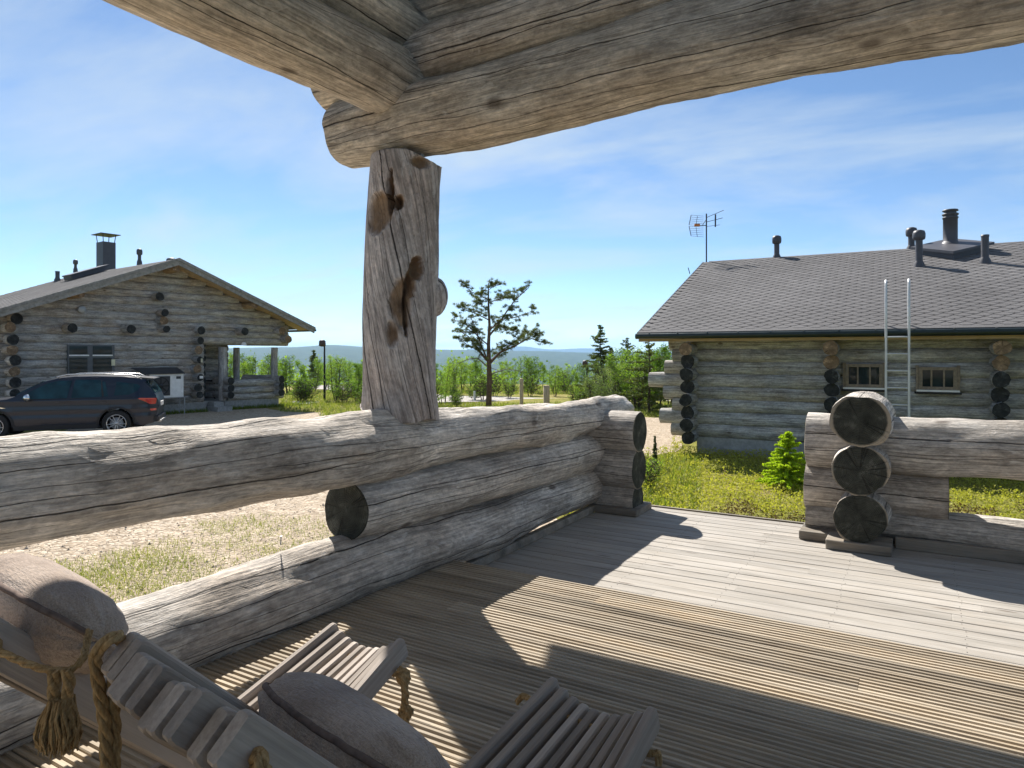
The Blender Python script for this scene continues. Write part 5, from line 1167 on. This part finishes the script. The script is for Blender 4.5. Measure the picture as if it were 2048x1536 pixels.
# main pine
def pine():
    u=27.; base=gpt(977,u); k=FPX/u
    root=tag(empty('pine_tree',base),'solitary tall pine with open crooked crown behind the railing','tree'); root.rotation_euler=(0,0,R_(YAW))
    def q(px,py,dy=0.): return Vector(((px-977)/k,dy,(HY-py)/k+H-base.z))
    b=MB(); b.tube([q(977,820),q(979,760),q(978,725),q(977,690),q(979,650),q(977,610),q(977,565)],[.125,.105,.09,.07,.055,.038,.015],10); 
    tips=[]; rs=random.Random(4)
    limbs=[([(979,728),(1000,705),(1030,692),(1058,676),(1080,684)],.05,1),([(979,724),(1005,700),(1035,680),(1055,664)],.04,1),([(980,660),(1000,640),(1030,635),(1068,622)],.03,1),([(978,672),(992,655),(1010,628),(1030,600),(1058,575)],.045,1),([(979,655),(1000,650),(1020,668),(1035,660)],.02,1),
     ([(978,605),(995,598),(1010,594),(1025,590)],.02,1),([(977,600),(960,590),(940,582),(922,560)],.022,1),([(978,640),(955,628),(935,620),(915,612)],.025,1),([(977,622),(962,610),(945,604)],.018,1),
     ([(975,720),(962,690),(952,660),(940,630)],.04,1),([(974,720),(950,690),(935,672),(915,660)],.035,1),([(976,690),(955,672),(935,650),(908,640)],.028,1),([(974,722),(955,700),(935,690),(918,676)],.03,1),([(978,580),(985,574),(996,570)],.012,1),
     ([(975,733),(955,716),(938,718),(915,727)],.035,0),([(981,748),(1000,742),(1015,738),(1050,745)],.03,0),([(980,735),(1010,745),(1028,738)],.015,0),([(979,700),(1000,720),(1012,712)],.014,0),([(1055,672),(1072,660),(1078,680)],.02,1)]
    dead=MB()
    for pts,r,liv in limbs:
        dy=rs.uniform(-.9,.9); n=len(pts); W=[q(x,y,dy*(i/(n-1))+rs.uniform(-.04,.04)) for i,(x,y) in enumerate(pts)]
        (b if liv else dead).tube(W,[r*(1-.7*i/(n-1)) for i in range(n)],6,cap=False)
        if liv:
            for i in range(1,n):
                for j in range(9 if i>1 else 3):
                    t=rs.random(); o_=W[i-1].lerp(W[i],t); d=Vector((rs.uniform(-1,1),rs.uniform(-1,1),rs.uniform(-.2,.9))).normalized(); L=rs.uniform(.10,.34)
                    e=o_+d*L; b.tube([o_,o_.lerp(e,.5)+Vector((0,0,-.02)),e],[.009,.007,.004],4,cap=False); tips.append((e,d)); 
                    if rs.random()<.6: tips.append((o_.lerp(e,.6),d))
    b.build('trunk',M['pine_bark'],root); dead.build('dead_limb',M['deadwood'],root)
    rsn=np.random.RandomState(3); out=[]
    for e,d in tips:
        for s in range(rs.choice((1,2,2))):
            c=np.array(tuple(e))+rsn.normal(scale=.05,size=3)*np.array([1,1,.8]); m=40; dirs=rsn.normal(size=(m,3))*np.array([1.1,1.1,.7])+np.array(tuple(d))*.8+np.array([0,0,.35]); dirs/=np.linalg.norm(dirs,axis=1)[:,None]
            L=rsn.uniform(.07,.15,m)[:,None]; sd=np.cross(dirs,rsn.normal(size=(m,3))); sd/=np.linalg.norm(sd,axis=1)[:,None]; w_=.007
            o_=c+dirs*0.0; out.append(np.stack([o_-sd*w_*.5,o_+dirs*L*.6-sd*w_,o_+dirs*L,o_+dirs*L*.6+sd*w_],axis=1))
    me=quads_mesh('crown',np.concatenate(out)); link('crown',me,M['pine_leaf'],root)
pine()
def spruce(px,u,yt,label,wid=.55,dens=1.,mat='spruce_leaf',name='spruce_tree',base=None,irr=.35,loc=None,hh=None,nd=.10,cat='tree'):
    p=gpt(px,u) if loc is None else Vector(loc); h=((HY-yt)/FPX*u+H-GZ) if hh is None else hh; rs=random.Random(int(px*7)+int(yt)); rsn=np.random.RandomState(int(px))
    root=tag(empty(name,p),label,cat); b=MB(); b.tube([(0,0,-.1),(.03,0,h*.5),(0,0,h)],[.03*h/1.6,.018*h/1.6,.004],8); out=[]
    z=h*.06; 
    while z<h*.99:
        f=1-z/h; L0=wid*h*.5*(f**.8)+.03*h*.3
        for k in range(int(6*dens)+1):
            if rs.random()<irr*.5: continue
            a=rs.random()*6.28; L=L0*rs.uniform(1-irr,1+irr*.5); e=Vector((math.cos(a)*L,math.sin(a)*L,L*rs.uniform(-.25,.25)+ (.3*L if f<.3 else 0)))
            o_=Vector((0,0,z)); b.tube([o_,o_+e*.5+Vector((0,0,-.04*L)),o_+e],[.007*h/3,.005*h/3,.002],4,cap=False)
            m=max(10,int(70*L/ (h*.12)*dens)); t=rsn.uniform(.12,1.05,m); c=np.array(tuple(o_))+np.outer(t,np.array(tuple(e)))+rsn.normal(scale=(.028*h*.4),size=(m,3))*np.array([1,1,.5])
            out.append(leaf_quads(c,nd,rsn,.5,.45))
        z+=h*.033*rs.uniform(.7,1.3)
    b.build('trunk',M['bark'],root); me=quads_mesh('crown',np.concatenate(out)); link('crown',me,M[mat],root); return root
spruce(1200,31,648,'tall dark spruce, tallest of the conifers left of the right cabin',.62,1.2,irr=.6,nd=.085)
spruce(1254,33,672,'thin dark conifer just right of the tallest spruce',.75,.6,irr=.9); spruce(1298,24.7,668,'sparse conifer close to the eave of the right cabin',.8,.6,irr=.9)
spruce(1222,34,690,'small conifer tucked behind the tallest spruce',.4,.7)
spruce(627,46,698,'small dark spruce rising over the birches left of the lamp post',.5,.8)
# two saplings by the right cabin
g0=G(1575,978); spruce(1575,0,0,'bright yellow green young spruce growing behind the right railing',1.0,1.7,'bright_spruce','spruce_sapling',loc=(g0.x,g0.y,GZ),hh=.90,nd=.034,irr=.55,cat='sapling')
g0=G(1310,940); spruce(1310,0,1,'thin young pine sapling behind the left railing corner',.16,.7,'spruce_leaf','pine_sapling',loc=(g0.x,g0.y,GZ),hh=.62,nd=.035,irr=.4,cat='sapling')
g0=G(1292,980); tree_inst('leafy_shoot',PS[0],(g0.x,g0.y,GZ),.42,1.,'little bright green leafy shrub beside the railing corner','shrub',None)

# ------------------------------------------------------------------ ground cover
def scatter(n,fn,rs):
    out=[]
    while len(out)<n:
        p=fn(rs)
        if p is not None: out.append(p)
    return np.array(out)
def fbm(x,y,s): return noise.noise((x*s,y*s,.3))+.5*noise.noise((x*s*2.3,y*s*2.3,4.))
# heath plants close behind the deck
def near_right(rs):
    x=rs.uniform(-5.2,7.0); y=6.3+rs.rand()**1.5*9.5
    v=Vector((x,y,0)); a=(v-c0).dot(dR); n=(v-c0).dot(nR)
    if n>-.1 and a>-.4: return None
    if x<-3.4 and y<8: return None
    u=v.dot(FW); px=1024+FPX*v.dot(RT)/u; py=HY+FPX*2.1/u
    if px<1345 and 836<py<915 and fbm(x,y,.8)>-.45: return None
    if y<6.9 and fbm(x,y,1.4)<.12: return None
    return (x,y,GZ)
rsn=np.random.RandomState(77); Cn=scatter(26000,near_right,rsn)
hgt=.13+.14*np.array([max(-.8,min(1,fbm(x,y,.9))) for x,y,_ in Cn]); cl=[]
for rep in range(5):
    c=Cn.copy(); c[:,:2]+=rsn.normal(scale=.03,size=(len(c),2)); c[:,2]+=rsn.uniform(.1,1.1,len(c))*np.maximum(.05,hgt); cl.append(c)
Cc=np.concatenate(cl); br=np.array([fbm(x,y,.7)>.42 or (y<7.05 and fbm(x+9,y,2.)>-.1) for x,y,_ in Cc]); 
tag(link('heath_plants',quads_mesh('heath_plants',leaf_quads(Cc[~br],.034,rsn,.3,.65)),M['heath_leaf']),'yellow green bilberry and crowberry cover behind the deck','ground cover',None,'stuff')
tag(link('dry_heath_plants',quads_mesh('dry_heath_plants',leaf_quads(Cc[br],.03,rsn,.3,.6)),M['heath_brown']),'brown dry heath plants along the deck edge','ground cover',None,'stuff')
def blades(C,h,rs,w_=.006,lean=.35):
    n=len(C); d=rs.normal(size=(n,3))*lean; d[:,2]=1; d/=np.linalg.norm(d,axis=1)[:,None]; L=(h*rs.uniform(.5,1.2,n))[:,None]; sd=rs.normal(size=(n,3)); sd[:,2]=0; sd/=np.linalg.norm(sd,axis=1)[:,None]
    return np.stack([C-sd*w_,C+sd*w_,C+d*L],axis=1)
# grass in the gravel behind the left railing
def yard_grass(rs):
    px=rs.uniform(-50,760); py=rs.uniform(1010,1230) if rs.rand()<.93 else rs.uniform(930,1060)
    g_=G(px,py)
    if g_.x>-2.95: return None
    m=fbm(g_.x,g_.y,1.0); band=math.exp(-((py-(1165-px*.12))/45)**2)*1.15
    if m+band<.80+rs.uniform(-.5,.5): return None
    return (g_.x,g_.y,GZ+.01)
Cg=scatter(13000,yard_grass,rsn); tag(link('grass',quads_mesh('grass',blades(Cg,.055,rsn,.003,.6),3),M['grass']),'thin grass growing in the gravel behind the left railing','grass',None,'stuff')
# meadow tufts further out
def far_grass(rs):
    u=rs.uniform(9,44); px=rs.uniform(560,1400); v=P((px-1024)/FPX*u,u,0); a=(v-c0).dot(dR); n=(v-c0).dot(nR); py=HY+FPX*2.1/u
    if a>-.6 and n>-.6: return None
    if px<1235 and u<21: return None
    if px<640 and u<24.5: return None
    if px<1372 and px>1180 and 834<py<915: return None
    if 790<py<808 and px>860: return None
    if 767<py<783 and px<800: return None
    if v.y<6.4: return None
    return (v.x,v.y,GZ+.02)
Cg=scatter(36000,far_grass,rsn); tag(link('meadow_grass',quads_mesh('meadow_grass',blades(Cg,.16,rsn,.014,.8),3),M['grass']),'yellow green meadow grass and low scrub beyond the railing','grass',None,'stuff')
# strip of grass along the left cabin foot
def foot_grass(rs):
    a=rs.uniform(-1,GW+1.0); n=rs.uniform(-.45,-.1); 
    if aP<a<pa and n>-.9: return None
    v=LC(a,n,GZ); return (v.x,v.y,GZ+.01)
Cg=scatter(3500,foot_grass,rsn); tag(link('grass_strip',quads_mesh('grass_strip',blades(Cg,.16,rsn,.012,.5),3),M['grass']),'green grass strip at the foot of the left cabin','grass',None,'stuff')
# stones of the gravel near the railing
def pebble(rs):
    px=rs.uniform(-60,800); py=HY+ (1230-HY)*rs.rand()**.7
    if py<905: return None
    g_=G(px,py)
    return None if g_.x>-2.9 else (g_.x,g_.y,GZ+.012)
Cp=scatter(9000,pebble,rsn); n=len(Cp); s=rsn.uniform(.003,.011,n)*(1+1.2*(rsn.rand(n)>.96)); base=np.array([(1,0,0),(0,1,0),(-1,0,0),(0,-1,0),(0,0,.75)]); fc=[(0,1,4),(1,2,4),(2,3,4),(3,0,4)]
jit=1+.35*rsn.normal(size=(n,5,3)); Vp=Cp[:,None,:]+base[None]*jit*s[:,None,None]; tri=np.concatenate([Vp[:,list(f)] for f in fc],axis=0)
tag(link('gravel_stones',quads_mesh('gravel_stones',tri,3),plain('gravel_stone',(.36,.31,.26),.9,0,.2,.5,30)),'loose stones of the gravel yard','gravel',None,'stuff')
far_fell()
# ------------------------------------------------------------------ air
def haze(den):
    b=MB(); b.box((0,0,(190-330)/2),(26500,26500,190+330)); me=b.mesh('haze'); g_=bpy.data.materials.new('haze_air'); g_.use_nodes=True; t=g_.node_tree; t.nodes.clear(); o_=t.nodes.new('ShaderNodeOutputMaterial'); v=t.nodes.new('ShaderNodeVolumePrincipled')
    v.inputs['Color'].default_value=(.42,.66,1.,1); v.inputs['Density'].default_value=den; v.inputs['Anisotropy'].default_value=.2; t.links.new(v.outputs[0],o_.inputs['Volume'])
    return tag(link('haze',me,g_),'pale blue summer haze over the distance','haze',None,'stuff')
haze(8e-5)
